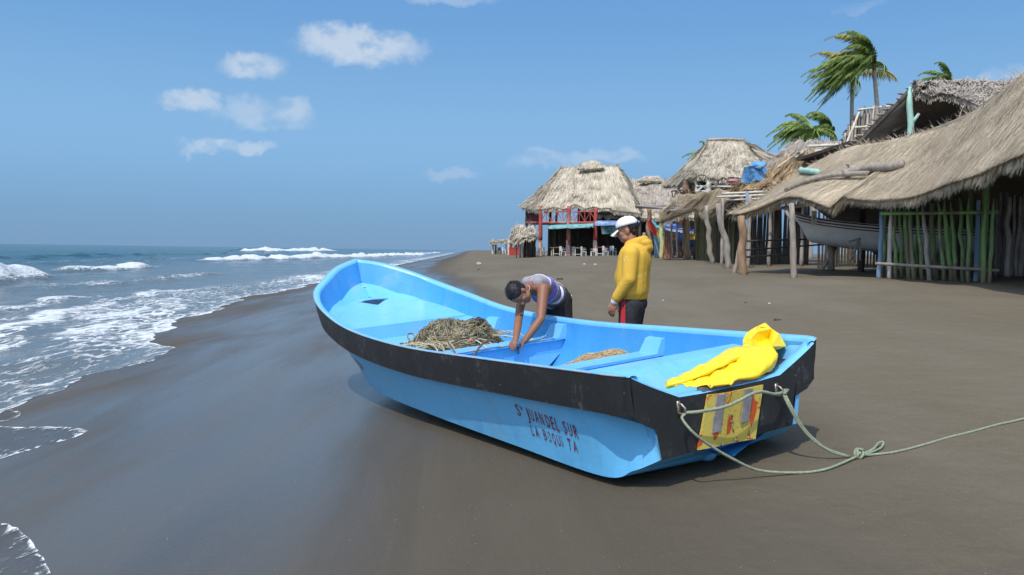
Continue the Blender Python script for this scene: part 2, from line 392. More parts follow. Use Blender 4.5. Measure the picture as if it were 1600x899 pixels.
def crest(q0, wid, hgt, y0, y1, soft, tilt=0., back=2.2, sd=0):
    """a breaking wave: steep shoreward face, long back"""
    qc = q0 + tilt * (YS - y0) + .5 * np.sin(YS * .11 + sd) + .25 * np.sin(YS * .43 + sd * 2)
    d = Q - qc; e = np.where(d < 0, np.exp(-(d / wid) ** 2), np.exp(-(d / (wid * back)) ** 2))
    m = sm_((YS - y0) / soft) * sm_((y1 - YS) / soft)
    brk = .75 + .35 * np.sin(YS * .9 + sd) * np.sin(YS * .37 + sd * 3)
    return hgt * e * m * brk, e * m, d
Zs = np.zeros_like(Q); FO = np.zeros_like(Q)
for (q0, wid, hg, y0, y1, soft, tilt, sd, fo) in [
        (15.5, 1.3, .85, 26, 47, 5, .0, 1, 1.15), (18, 1.2, .50, 52, 72, 7, .0, 2, .95), (25, 1.7, .75, 98, 265, 16, -.115, 3, 1.25),
        (12, 1.6, .4, 230, 520, 60, -.008, 9, .9), (7.0, .7, .30, 13.5, 24, 3, .0, 4, .85), (4.6, .6, .14, 14, 30, 4, .0, 5, .75), (9.5, .9, .20, 30, 60, 8, 0, 12, .45),
        (76, 4.5, 1.7, 290, 520, 50, .0, 6, 1.6), (30, 2.2, .35, 60, 140, 20, .0, 7, .25), (47, 3., .5, 30, 220, 30, .0, 8, .12), (1.6, .8, .12, 8, 60, 4, .0, 10, .55), (3.0, .7, .10, 9, 40, 6, .0, 11, .6)]:
    h_, e_, d_ = crest(q0, wid, hg, y0, y1, soft, tilt, 2.2, sd)
    jag = 1 + .45 * fbm2(XW * 1.1 + 3 * sd, YS * .9, 3, 40 + sd); Zs += h_ * np.clip(jag, .3, 1.5); FO = np.maximum(FO, fo * np.clip(.92 + .5 * (jag - 1) * (fo > .8), .45, 1.15) * np.clip(e_ * 1.3, 0, 1) * np.where(d_ < .25 * wid, 1, np.exp(-((d_ - .25 * wid) / (wid * .45)) ** 2)))
deep = sm_(Q / 12)
Zs += deep * (.05 * fbm2(XW * .9, YS * .5, 4, 3) + .09 * fbm2(XW * .22, YS * .1, 3, 5) * sm_(Q / 40))
Zs += sm_(Q / 2.5) * .025 * fbm2(XW * 2.6, YS * 1.6, 3, 8)
FO = np.maximum(FO, .40 * np.exp(-(Q / 3.6) ** 2))
FO = np.maximum(FO, .80 * np.exp(-(Q / .14) ** 2))
FO = np.maximum(FO, .30 * np.exp(-((Q - 5) / 5) ** 2) * sm_((42 - YS) / 30))
FO = np.maximum(FO, .48 * np.exp(-((Q - 1.5) / 2.4) ** 2) * sm_((YS - 12) / 10))
FO = np.maximum(FO, .62 * np.exp(-(Q / 1.1) ** 2))
FO *= .92 + .38 * fbm2(XW * .8, YS * .35, 3, 21)
FO *= np.where(YS > 500, .4, 1)
Zg = gz(XW, YS)
Zs = np.where(Q < 4, np.maximum(Zs * sm_(Q / 1.5), Zg + .004 + .022 * sm_(Q / .8)), Zs)
Zs = np.maximum(Zs, Zg + .004)
kk = sm_(Q / 1.3); Zs = (Zg + .0035 + .010 * sm_(Q / .5)) * (1 - kk) + Zs * kk; Zs = np.maximum(Zs, Zg + .0035)
ny, nx = Q.shape
ii = (np.arange(ny - 1)[:, None] * nx + np.arange(nx - 1)[None]).ravel()
Fs = np.stack([ii + nx, ii + nx + 1, ii + 1, ii], 1)
m, t, b = mat('sea water', rough=.12, spec=.5)
MT['sea'] = m
tcn = t.node('ShaderNodeTexCoord').outputs['Object']
fo = t.node('ShaderNodeAttribute', attribute_name='foam').outputs['Fac']
qq = t.node('ShaderNodeAttribute', attribute_name='offshore').outputs['Fac']
wv2 = t.mapv(tcn, (1.5, .40, 2.0), (0, 0, -.30))
n1 = t.noise(wv2, 1.1, 7, .66, 1.2); n2 = t.noise(wv2, 6.5, 6, .7, 1.0)
vor = t.node('ShaderNodeTexVoronoi', feature='DISTANCE_TO_EDGE', i_Scale=2.6)
t.l.new(t.node('ShaderNodeVectorMath', operation='MULTIPLY_ADD', i_0=t.noise(wv2, 3., 4, .6, 0, col=True), i_1=(.6, .6, .6), i_2=wv2).outputs[0], vor.inputs['Vector'])
lace = t.ss(vor.outputs['Distance'], .02, .16, .16, 0)
nn = t.math('ADD', t.math('MULTIPLY', n1, .62), t.math('MULTIPLY', n2, .38))
nn = t.math('ADD', nn, lace)
fm = t.math('ADD', t.math('MULTIPLY', fo, .62), t.math('SUBTRACT', nn, .78))
fmask = t.ss(fm, -.02, .17)
whit = t.noise(t.mapv(tcn, (.9, .22, 1)), .55, 5, .7)
caps = t.math('MULTIPLY', t.ss(whit, .735, .79), t.ss(qq, 25, 60))
fmask = t.math('MAXIMUM', fmask, caps)
deepc = t.mix(t.ss(qq, 3, 40), (.12, .135, .13, 1), (.012, .058, .070, 1))
foamc = t.mix(t.ss(t.noise(wv2, 7, 5, .7), .3, .7), (.42, .45, .46, 1), (.80, .82, .82, 1))
t.l.new(t.mix(fmask, deepc, foamc), b.inputs['Base Color'])
t.l.new(t.ss(fmask, 0, 1, .10, .9), b.inputs['Roughness'])
b.inputs['IOR'].default_value = 1.33
t.l.new(t.ss(qq, 8, 90, .38, .07), b.inputs['Specular IOR Level'])
chop = t.noise(t.mapv(tcn, (1.8, .9, 1), (0, 0, .2)), 2.2, 6, .62, .3)
swl = t.noise(t.mapv(tcn, (.55, .22, 1)), .6, 4, .6)
hh = t.math('ADD', t.math('MULTIPLY', chop, t.ss(qq, 0, 8, .30, 1)), t.math('MULTIPLY', swl, 2.2))
hh = t.math('ADD', hh, t.math('MULTIPLY', fmask, .3))
bump(t, b, hh, .16, .85)
Vs = np.stack([XW, YS, Zs], -1).reshape(-1, 3)
np_mesh('sea_water', Vs, Fs, m, {'foam': FO, 'offshore': Q}, kind='structure')

# thin sheets of the last wave sliding back over the sand
m, t, b = mat('thin swash film', rough=.12, spec=.5); MT['film'] = m
tcn = t.node('ShaderNodeTexCoord').outputs['Object']; ed = t.node('ShaderNodeAttribute', attribute_name='foam').outputs['Fac']
n1 = t.noise(t.mapv(tcn, (3, 1.4, 1), (0, 0, -.4)), 2.6, 8, .72, 1.6)
fm = t.ss(t.math('ADD', t.math('MULTIPLY', ed, .55), t.math('SUBTRACT', n1, .74)), 0, .18)
t.l.new(t.mix(fm, (.06, .055, .05, 1), (.78, .79, .78, 1)), b.inputs['Base Color']); t.l.new(t.ss(fm, 0, 1, .18, .9), b.inputs['Roughness']); t.l.new(t.math('ADD', t.math('MULTIPLY', fm, .8), t.math('MULTIPLY', ed, .35), clamp=True), b.inputs['Alpha'])
bump(t, b, t.noise(tcn, 9, 5, .65), .02, .8)
def film(outline, nm):
    P = [gnd(max(u, -400), v) for (u, v) in outline]
    P2 = cat_rom(P + [P[0]], 6)[:-1]; c = sum(P2, Vector()) / len(P2)
    rows = []; sh = []
    for k in range(9):
        f = k / 8; row = []
        for j, p in enumerate(P2):
            q = c.lerp(p, f * (1 + .05 * mnoise.noise((j * .9, f, 3)))); row.append((q.x, q.y, float(gz(q.x, q.y)) + .006 * (1 - f) ** .5 + .003)); sh.append(.34 + .30 * f ** 6)
        rows.append(row)
    o = MB().grid(rows, sh, close=True)
    ob = o.build(nm, MT['film'], smooth=True, kind='stuff', cat='foam')
    a = ob.data.attributes.new('foam', 'FLOAT', 'POINT'); a.data.foreach_set('value', np.array(sh, np.float32)); return ob
tag(film([(-200, 690), (-60, 640), (10, 641), (32, 646), (20, 655), (-40, 668)], 'wave_foam'), 'small patch of white foam stranded at the left below the shore break')
tag(film([(-260, 735), (-60, 672), (40, 668), (100, 668), (134, 673), (118, 684), (60, 700), (0, 718), (-140, 760)], 'wave_foam'), 'thin foamy sheet of water sliding back over the wet sand')
tag(film([(-330, 900), (-120, 815), (0, 818), (40, 838), (62, 868), (80, 905), (60, 960), (-120, 990)], 'wave_foam'), 'foamy tongue of water at the bottom left corner of the sand')

# ------------------------------------------------------------------ the fishing boat (local: x forward, y to starboard, z up)
th, heel, trim = .5519, .0838, -.0165
bf = Vector((-math.sin(th) * math.cos(trim), math.cos(th) * math.cos(trim), math.sin(trim)))
br = Vector((math.cos(th), math.sin(th), 0)); bu = br.cross(bf)
r2 = br * math.cos(heel) + bu * math.sin(heel); u2 = bu * math.cos(heel) - br * math.sin(heel)
B0 = Vector((1.411, 5.1368, H - 1.3201))
def BW(x, y, z): return B0 + bf * x + r2 * y + u2 * z
def BL(p):
    d = Vector(p) - B0; return Vector((d.dot(bf), d.dot(r2), d.dot(u2)))
def bray(u, v, fixed, val):
    """boat-local point on the plane local[fixed]=val seen at (u, v)"""
    o = BL(Vector((0, 0, H))); e = BL(ray(u, v, 5)) - o; k = (val - o[fixed]) / e[fixed]; return o + e * k

boat = empty('fishing_boat', B0, 'long light blue open fishing boat with black rub band, hauled up on the wet sand', 'boat')
boat.matrix_world = Matrix(((bf.x, r2.x, u2.x, B0.x), (bf.y, r2.y, u2.y, B0.y), (bf.z, r2.z, u2.z, B0.z), (0, 0, 0, 1)))
# note: (forward, starboard, up) is left-handed, so use a proper frame for the empty
boat.matrix_world = Matrix(((bf.x, -r2.x, u2.x, B0.x), (bf.y, -r2.y, u2.y, B0.y), (bf.z, -r2.z, u2.z, B0.z), (0, 0, 0, 1)))
bpy.context.view_layer.update(); boat['_wm'] = 1
def Bw(P): return [BW(*p) for p in P]

GX = [0.0, 1.425, 2.830, 4.127, 5.030, 5.635, 5.897, 6.148, 6.315]
GB = [.8909, .9389, .9723, .9655, .9186, .7841, .5694, .3224, 0]
GZ = [.6902, .6474, .6176, .6709, .8156, .9638, 1.0963, 1.2122, 1.291]
Gc = cat_rom([(x, b_, z_) for x, b_, z_ in zip(GX, GB, GZ)], 16)
def G_at(x):
    for i in range(len(Gc) - 1):
        if Gc[i].x <= x <= Gc[i + 1].x:
            k = (x - Gc[i].x) / max(1e-9, Gc[i + 1].x - Gc[i].x); return Gc[i].lerp(Gc[i + 1], k)
    return Gc[-1].copy()
# index rails with the same parameter
KX = [0, .05, .15, .38, 1.425, 2.83, 4.127, 5.03, 5.635, 5.897, 6.148, 6.315]
KG = [G_at(x) for x in KX]; KG[0] = Vector((0, .800, .672)); KG[1] = Vector((.03, .862, .684)); KG[2].x = .14; KG[2].y = .897
KC = [(0, .60, .15), (.05, .632, .12), (.15, .69, .07), (.38, .75, .0), (1.425, .757, -.003), (2.83, .757, .0), (4.0, .70, .0), (4.72, .60, .05), (5.22, .43, .17), (5.45, .29, .28), (5.62, .14, .39), (5.74, 0, .52)]
KK = [(0, 0, .15), (.05, 0, .12), (.15, 0, .06), (.38, 0, -.055), (1.4, 0, -.07), (2.8, 0, -.07), (4, 0, -.07), (4.72, 0, -.02), (5.22, 0, .12), (5.45, 0, .24), (5.62, 0, .38), (5.74, 0, .52)]
NI = 9
# gunwale follows its own dense curve; others interpolate
def dense(K): return cat_rom(K, NI)
RG = dense(KG)
for i, p in enumerate(RG):                      # stay on the fitted sheer line
    if .15 < p.x < 5.5: q = G_at(p.x); RG[i] = q
RC = dense(KC); RK = dense(KK); n = len(RG)
def inward(R, i, d):
    a = R[min(i + 1, n - 1)] - R[max(i - 1, 0)]; nn_ = Vector((a.y, -a.x, 0))
    nn_ = nn_.normalized() if nn_.length > 1e-6 else Vector((-1, 0, 0))
    if i == n - 1: nn_ = Vector((-1, 0, 0))
    if nn_.y > 0: nn_ = -nn_
    if i == 0: nn_ = Vector((0, -1, 0))
    return R[i] + nn_ * d
RB = []; RH = []; RL = []; RT = []
for i in range(n):
    bowk = smooth01((RG[i].x - 4.8) / 1.5)
    p = inward(RG, i, .028 + .05 * bowk); q = Vector((p.x, p.y, p.z - .238 - .02 * bowk)); 
    if i == n - 1: q.y = 0
    RB.append(q)
    h = inward(RG, i, .075 + .06 * bowk); h = Vector((h.x, h.y, q.z - .004))
    sk = 1 - smooth01(RG[i].x / .42)            # the hull below the band is pinched in at the stern
    h.y = h.y * (1 - sk) + .64 * sk; h.z = h.z * (1 - sk) + .355 * sk
    if i == n - 1: h.y = 0
    h.y = max(h.y, 0); RH.append(h)
    l = inward(RG, i, .062 + .02 * bowk); l = Vector((l.x, max(l.y, 0), l.z - .004))
    if i == n - 1: l = Vector((RG[i].x - .085, 0, RG[i].z - .02))
    RL.append(l)
# the band turns the stern corner: at x=0 it drops along the transom
def wallpt(i, d):                               # inner wall, d below the lip
    l = RL[i]; x0 = l.x - (.22 * d * smooth01((l.x - 5.0) / 1.2)); k = .10 + .10 * smooth01((l.x - 4.6) / 1.4)
    return Vector((x0, max(l.y - k * d, 0), l.z - d))
def both(f):
    for sgn in (-1, 1): f(sgn)
def mir(p, s): return Vector((p[0], p[1] * s, p[2]))

def blue_paint(key, name, ca, cb, cc3):
    m, t, b = mat(name, rough=.33, spec=.5); MT[key] = m
    tcn = t.node('ShaderNodeTexCoord').outputs['Object']
    n1 = t.noise(tcn, 2.2, 6, .62); n2 = t.noise(tcn, 34, 4, .7); n3 = t.noise(t.mapv(tcn, (1, 1, .22)), 7, 5, .65)
    c = t.mix(n1, ca, cb)
    c = t.mix(t.ss(n3, .50, .78, 0, .55), c, cc3)
    c = t.mix(t.ss(n2, .735, .76, 0, .8), c, (.03, .06, .09, 1))
    sc_ = t.noise(t.mapv(tcn, (.5, 6, 6), (.3, .2, .5)), 9, 4, .8)
    c = t.mix(t.ss(sc_, .68, .73, 0, .55), c, (.60, .70, .78, 1))
    c = t.mix(t.ss(t.noise(t.mapv(tcn, (.8, .8, .5), loc=(7, 3, 1)), 3.2, 6, .7, .6), .54, .72, 0, .42), c, (.30, .42, .50, 1))
    c = t.mix(t.ss(t.noise(t.mapv(tcn, (2, 2, .25), loc=(1, 8, 3)), 9, 5, .75), .60, .74, 0, .35), c, (.16, .24, .28, 1))
    t.l.new(c, b.inputs['Base Color']); t.l.new(t.ss(n1, .3, .7, .27, .45), b.inputs['Roughness'])
    bump(t, b, t.math('ADD', t.math('MULTIPLY', n1, 1.2), t.math('MULTIPLY', n2, .05)), .012, .8)
blue_paint('hull', 'light blue outer boat paint', (.12, .46, .80, 1), (.16, .53, .86, 1), (.085, .33, .64, 1))
blue_paint('inner', 'bright blue inner boat paint', (.050, .30, .66, 1), (.08, .36, .72, 1), (.035, .27, .66, 1))
blue_paint('deckpaint_lit', 'inner boat paint lightened as lit', (.15, .45, .78, 1), (.19, .52, .82, 1), (.10, .38, .72, 1))  # inner paint again, made paler to hold the sunlit sky sheen
m, t, b = mat('black rub band paint', rough=.55, spec=.35); MT['band'] = m
tcn = t.node('ShaderNodeTexCoord').outputs['Object']
n1 = t.noise(tcn, 3, 6, .65); n2 = t.noise(t.mapv(tcn, (1, 1, .6)), 22, 5, .7); sc_ = t.noise(t.mapv(tcn, (.35, 3, 3), (.2, .3, .1)), 14, 5, .8)
c = t.mix(n1, (.016, .017, .018, 1), (.033, .034, .035, 1))
c = t.mix(t.math('MULTIPLY', t.ss(n1, .50, .64), t.ss(n2, .48, .72, 0, .55)), c, (.17, .17, .165, 1))
c = t.mix(t.ss(sc_, .66, .70, 0, .75), c, (.40, .40, .39, 1))
c = t.mix(t.ss(t.noise(t.mapv(tcn, (.4, .4, 2.5), (.6, 0, 0), (4, 4, 4)), 26, 3, .8), .72, .75, 0, .7), c, (.45, .45, .44, 1))
t.l.new(c, b.inputs['Base Color']); t.l.new(t.ss(n2, .3, .7, .42, .7), b.inputs['Roughness']); bump(t, b, t.math('ADD', n1, t.math('MULTIPLY', n2, .15)), .006, .8)
MT['edge'] = noisy('chipped gunwale edge', (.42, .30, .20), (.10, .32, .60), 14, .6, bmp=.003, bscale=60)
MT['worn'] = noisy('worn thwart edge', (.42, .36, .28), (.10, .40, .74), 10, .7, bmp=.003)

# outer hull
hb = MB()
def add_side(rails, mb, flip=1, sgn=1):
    rows = [[BW(*mir(p, sgn)) for p in r_] for r_ in rails]
    mb.grid(rows if sgn * flip > 0 else rows[::-1])
RM = []; RM2 = []
for i in range(n):
    a, c3 = RH[i], RC[i]; bowk = smooth01((a.x - 4.2) / 1.6)
    def cv(f, k): p = a.lerp(c3, f); return inward([p] * n, i, 0) if False else Vector((p.x - .10 * bowk * k, p.y - (.012 + .05 * bowk) * k * (1 if p.y > .05 else 0), p.z))
    RM.append(cv(.33, .9)); RM2.append(cv(.66, .9))
for s in (-1, 1): add_side([RH, RM, RM2, RC, RK], hb, -1, s)
# transom: main plate plus the slanted foot below it
tz = [BW(0, -.60, .15), BW(0, .60, .15)]
hb.add([BW(0, -.64, .355), BW(0, .64, .355), BW(0, .60, .15), BW(0, 0, .15), BW(0, -.60, .15)], [(0, 1, 2, 3, 4)])
hb.blob(BW(.24, 0, .02), (.07, .06, .05), 12, 8, shade=.5)
hull = hb.build('hull', MT['hull'], boat, smooth=True)
for p in hull.data.polygons:
    pass
ed = hull.modifiers.new('es', 'EDGE_SPLIT'); ed.split_angle = math.radians(28)

# black band: outer face, underside ledge, transom apron
bb = MB()
T_ = [(-.012, 0, .492), (-.012, .25, .492), (-.012, .44, .500), (-.012, .52, .535), (-.012, .60, .570), (-.012, .66, .598), (-.012, .73, .632), (-.010, .79, .664)]
for s in (-1, 1):
    top = [mir(p, s) for p in RG]; bot = [mir(p, s) for p in RB]; led = [mir(p, s) for p in RH]
    mid = [top[i].lerp(bot[i], .5) + Vector((0, s * .006, 0)) for i in range(n)]
    rows = [[BW(*p) for p in r_] for r_ in (top, mid, bot, led)]
    bb.grid(rows if s < 0 else rows[::-1])
    # corner strip from side to the transom apron
    up = [(x, y * s, z) for x, y, z in T_]
    lo = [(-.012, 0, .15), (-.012, .25 * s, .15), (-.012, .43 * s, .15), (-.012, .50 * s, .15), (-.012, (.60 if s < 0 else .54) * s, .152), (-.012, (.632 if s < 0 else .565) * s, .335), (-.012, .70 * s, .370), (-.008, .78 * s, .425)]
    md = [tuple((a + c) / 2 for a, c in zip(p, q)) for p, q in zip(up, lo)]
    rows = [Bw(up), Bw(md), Bw(lo)]
    bb.grid(rows if s > 0 else rows[::-1])
    bb.add([BW(*T_[-1][:1], T_[-1][1] * s, T_[-1][2]), BW(0, RG[0].y * s, RG[0].z), BW(0, RB[0].y * s, RB[0].z), BW(*(lo[-1]))], [(0, 1, 2, 3) if s > 0 else (3, 2, 1, 0)])
    bb.add(Bw([lo[-1], (0, RB[0].y * s, RB[0].z), (0, .64 * s, .352), lo[5], lo[6]]), [(0, 1, 2, 3, 4)])
# bottom lip of the apron, so it reads as a plate
bb.add(Bw([(-.012, -.60, .15), (-.012, .52, .15), (.004, .52, .148), (.004, -.60, .148)]), [(0, 1, 2, 3)])
band = bb.build('rub_band', MT['band'], boat, smooth=True)
ed = band.modifiers.new('es', 'EDGE_SPLIT'); ed.split_angle = math.radians(35)

# gunwale lip (blue, rounded) and chipped outer edge
lp = MB(); eg = MB()
for s in (-1, 1):
    R0 = [mir(p, s) + Vector((0, 0, .001)) for p in RG]
    Rt = [mir(RG[i].lerp(RL[i], .25) + Vector((0, 0, .010)), s) for i in range(n)]
    Rm = [mir(RG[i].lerp(RL[i], .75) + Vector((0, 0, .008)), s) for i in range(n)]
    Ri = [mir(RL[i] + Vector((0, 0, -.004)), s) for i in range(n)]
    Rw = [mir(wallpt(i, .03), s) for i in range(n)]
    rows = [[BW(*p) for p in r_] for r_ in (R0, Rt, Rm, Ri, Rw)]
    lp.grid(rows[::-1] if s < 0 else rows)
    eg.tube([BW(*(p + Vector((0, 0, .002)))) for p in R0[3:]], .0048, 6)
    up = [(x - .001, y * s, z + .001) for x, y, z in T_]; dn = [(.062, y * s * .985, z + .006) for x, y, z in T_]; d2 = [(.075, y * s * .98, z - .03) for x, y, z in T_]
    rows = [Bw(up), Bw([(.012, y * s * .995, z + .012) for x, y, z in T_]), Bw(dn), Bw(d2)]
    lp.grid(rows if s < 0 else rows[::-1])
for s in (-1, 1):
    fan = [(RG[0].x, RG[0].y, RG[0].z + .0005)] + [(RG[i].x, RG[i].y, RG[i].z + .0005) for i in range(1, 12)] + [(RL[i].x, RL[i].y, RL[i].z - .002) for i in range(11, -1, -1) if RL[i].x > .066] + [(.078, .765, .650), (.070, .74, .632), (.0, .735, .618)]
    P_ = Bw([(x, y * s, z) for x, y, z in fan]); lp.add(P_, [tuple(range(len(P_))) if s > 0 else tuple(range(len(P_)))[::-1]])
lip = lp.build('gunwale', MT['deckpaint_lit'], boat, smooth=True)
eg.build('gunwale_edge', MT['edge'], boat, smooth=True)

# inner liner: wall, bilge, floor
li = MB()
for s in (-1, 1):
    rows = [[], [], [], [], [], [], []]
    for i in range(n):
        kz = .375 if RG[i].x < 4.2 else .375 + .75 * (RG[i].x - 4.2) * .25
        top = wallpt(i, .025); L_ = RL[i]; dk = max(.05, L_.z - kz); knee = wallpt(i, dk)
        fx = RC[i].x; fl = min(kz - .02, max(.055, RC[i].z + .055))
        fy = max(0, min(RC[i].y - .13, knee.y - .1)); b1 = Vector((min(knee.x, fx), max(0, knee.y - .05), kz - .10)); 
        b2 = Vector((min(knee.x, fx), fy, fl)); b3 = Vector((b2.x, 0, min(fl, .05) if fx < 4.3 else fl - .01))
        w1 = wallpt(i, dk * .5)
        P7 = [top, w1, knee, b1, b2, b2.lerp(b3, .5), b3]
        for p in P7[1:4]:
            f = min(1, max(0, (RH[i].z - p.z) / max(.05, RH[i].z - RC[i].z)))
            if p.z < RH[i].z + .05: p.y = max(0, min(p.y, RH[i].y * (1 - f) + RC[i].y * f - .035))
        for r_, p in zip(rows, P7): r_.append(BW(*mir(p, s)))
    li.grid(rows[::-1] if s < 0 else rows)
# inside of the transom
for s in (-1, 1):
    li.grid([Bw([(.072, y * s * .98, z - .02) for x, y, z in T_]), Bw([(.082, min(y * .97, .60) * s, .345) for x, y, z in T_])][::s])
liner = li.build('inner_liner', MT['inner'], boat, smooth=True)
ed = liner.modifiers.new('es', 'EDGE_SPLIT'); ed.split_angle = math.radians(24)

def wy(x, z):                                   # inner wall half breadth at x, height z
    lx = [abs(p.x - x) for p in RL]; i = lx.index(min(lx)); y = max(0., wallpt(i, max(0, RL[i].z - z)).y) + .012
    if z < .375 and x < 4.6: y = min(y, float(np.interp(z, [.05, .275, .375], [RC[i].y - .12, y - .04, y])))
    if z < RH[i].z: f = (RH[i].z - z) / (RH[i].z - RC[i].z); y = min(y, RH[i].y * (1 - f) + RC[i].y * f - .02)
    return max(y, 0)
# foredeck
fd = MB(); DX = [4.95, 5.15, 5.4, 5.6, 5.8, 5.95, 6.08, 6.17]; DZ = [.57, .615, .67, .72, .785, .84, .885, .915]
rows = []
for x, z_ in zip(DX, DZ):
    yw = wy(x, z_) if x < 6.15 else .02; cam_ = .035
    rows.append([BW(x, yw * k, z_) for k in (-1, -.75, -.5, -.25, 0, .25, .5, .75, 1)])
fd.grid(rows[::-1]); 
# hatch recess surround: raised lip; flat dark patch paints the shade inside
fdo = fd.build('foredeck', MT['deckpaint_lit'], boat, smooth=True)
sl = MB(); hc = bray(568, 466, 2, .865); 
hc = Vector((5.72, -.03, .80))
def deckz(x, y):
    return float(np.interp(x, DX, DZ))
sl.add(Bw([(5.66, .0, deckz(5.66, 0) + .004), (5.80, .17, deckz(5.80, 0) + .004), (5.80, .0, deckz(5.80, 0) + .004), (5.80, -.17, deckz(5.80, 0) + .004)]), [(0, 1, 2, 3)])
MT['slot'] = noisy('painted locker shade', (.012, .03, .06), (.02, .05, .10), 8, .8, bmp=0)  # recess shade put into the colour of a patch on the deck
sl.build('locker_shade_patch', MT['slot'], boat)
hd = MB(); hd.tube(Bw([(5.80, .19, deckz(5.80, 0) + .0), (5.81, .1, deckz(5.81, 0) + .008), (5.812, 0, deckz(5.81, 0) + .012), (5.81, -.1, deckz(5.81, 0) + .008), (5.80, -.19, deckz(5.80, 0) + .0)]), .012, 8)
hd.build('locker_lip', MT['deckpaint_lit'], boat, smooth=True)
rg = MB(); rg.tube([BW(6.09 + .035 * math.cos(a), .05 * math.sin(a), .945) for a in np.linspace(0, 6.28, 13)], .006, 6); rg.build('mooring_ring', MT['whitepaint'], boat, smooth=True)
# deck bulkhead, forward platform with side decks and lip
pf = MB()
def quad(mb, *P): mb.add(Bw(P), [tuple(range(len(P)))])
yb1 = wy(4.95, .57)
quad(pf, (4.95, -yb1, .57), (4.95, .42, .57), (4.93, .30, .42), (4.93, -wy(4.93, .42), .42))
quad(pf, (4.95, .42, .57), (4.95, yb1, .57), (4.28, wy(4.28, .47), .477), (4.28, .62, .468), (4.60, .46, .50), (4.93, .30, .42))
quad(pf, (4.93, .30, .42), (4.60, .46, .50), (4.28, .62, .468), (4.28, .62, .45), (4.60, .46, .44), (4.93, .30, .415))
quad(pf, (4.96, -wy(4.95, .42), .42), (4.28, -wy(4.28, .45), .45), (4.28, .62, .45), (4.60, .46, .44), (4.96, .30, .42))
quad(pf, (4.28, -wy(4.28, .45), .45), (4.265, -wy(4.28, .45), .43), (4.265, wy(4.28, .45), .45), (4.28, wy(4.28, .47), .477), (4.28, .62, .468), (4.28, .60, .45))
quad(pf, (4.265, -wy(4.28, .43), .43), (4.30, -wy(4.28, .40), .39), (4.30, wy(4.28, .40), .40), (4.265, wy(4.28, .45), .45))
quad(pf, (4.32, -wy(4.3, .4), .42), (4.34, -.40, .06), (4.34, .40, .06), (4.32, wy(4.3, .4), .42))
pf.build('forward_platform', MT['deckpaint_lit'], boat)
def knee_block(mb, x0, x1, s, z0, hgt=.115, dep=.095):
    y1 = wy((x0 + x1) / 2, z0 + .05); c = [(x0, (y1 - dep) * s, z0), (x1, (y1 - dep) * s, z0), (x1, (y1 + .01) * s, z0), (x0, (y1 + .01) * s, z0)]
    e = [(x0 + .01, (y1 - dep * .45) * s, z0 + hgt * .9), (x1 - .02, (y1 - dep * .45) * s, z0 + hgt * .9), (x1 - .02, (y1 + .02) * s, z0 + hgt), (x0 + .01, (y1 + .02) * s, z0 + hgt)]
    mb.add(Bw(c + e), [(3, 2, 1, 0), (4, 5, 6, 7), (0, 1, 5, 4), (1, 2, 6, 5), (2, 3, 7, 6), (3, 0, 4, 7)])
for s in (-1, 1):
    kb = MB(); knee_block(kb, 4.27, 4.52, s, .46); kb.build('thwart_knee', MT['deckpaint_lit'], boat)
def thwart(x0, x1, z_, drop, nm, worn=True):
    tb = MB(); ya = wy(x0, z_); yc = wy(x1, z_); yl = wy(x0, z_ - drop)
    quad(tb, (x0, -ya, z_), (x0, ya, z_), (x1, yc, z_), (x1, -yc, z_))
    quad(tb, (x0, -ya, z_ - .022), (x0, ya, z_ - .022), (x0, ya, z_), (x0, -ya, z_))
    quad(tb, (x0, -ya, z_ - .022), (x0 + .028, -ya, z_ - .024), (x0 + .028, ya, z_ - .024), (x0, ya, z_ - .022))
    quad(tb, (x0 + .028, -ya, z_ - .024), (x0 + .04, -yl, z_ - drop), (x0 + .04, yl, z_ - drop), (x0 + .028, ya, z_ - .024))
    quad(tb, (x0 + .04, -yl, z_ - drop), (x0 + .02, -.50, .06), (x0 + .02, .50, .06), (x0 + .04, yl, z_ - drop))
    quad(tb, (x1, -yc, z_), (x1, yc, z_), (x1 + .01, .5, .1), (x1 + .01, -.5, .1))
    o = tb.build(nm, MT['deckpaint_lit'], boat)
    for s in (-1, 1):
        k_ = MB(); knee_block(k_, x0, x1, s, z_, .125, .11); k_.build('thwart_knee', MT['deckpaint_lit'], boat)
    if worn:
        e = MB(); e.tube(Bw([(x0 + .004, y, z_ - .002 + .002 * math.sin(y * 31)) for y in np.linspace(-ya * .9, ya * .82, 24)]), [.006 + .004 * abs(math.sin(k * 1.7)) for k in range(24)], 6); e.build('worn_edge', MT['worn'], o, smooth=True)
    return o
thwart(3.02, 3.27, .455, .15, 'thwart')
thwart(1.55, 1.78, .44, .13, 'thwart', False)
# stern locker: flat top, long face sloping aft into the motor well
sb = MB(); z0 = .585
quad(sb, (.62, -wy(.62, .58), .575), (.62, wy(.62, .58), .575), (.77, wy(.77, z0), z0), (.77, -wy(.77, z0), z0))
quad(sb, (.77, -wy(.77, z0), z0), (.77, wy(.77, z0), z0), (.80, wy(.8, .2), .08), (.80, -wy(.8, .2), .08))
quad(sb, (.60, -wy(.62, .58), .570), (.62, -wy(.62, .58), .575), (.62, wy(.62, .58), .575), (.60, wy(.62, .58), .570))
quad(sb, (.60, -wy(.6, .57), .570), (.60, wy(.6, .57), .570), (.30, min(.72, wy(.3, .40)), .385), (.30, -min(.72, wy(.3, .40)), .385))
quad(sb, (.30, -.72, .385), (.30, .72, .385), (.06, .60, .345), (.06, -.60, .345))
for s in (-1, 1): quad(sb, (.60, wy(.6, .57) * s, .57), (.30, .72 * s, .385), (.06, .60 * s, .345), (.075, .80 * s, .64), (.30, wy(.3, .62) * s, .62))
sb.build('stern_locker', MT['deckpaint_lit'], boat)
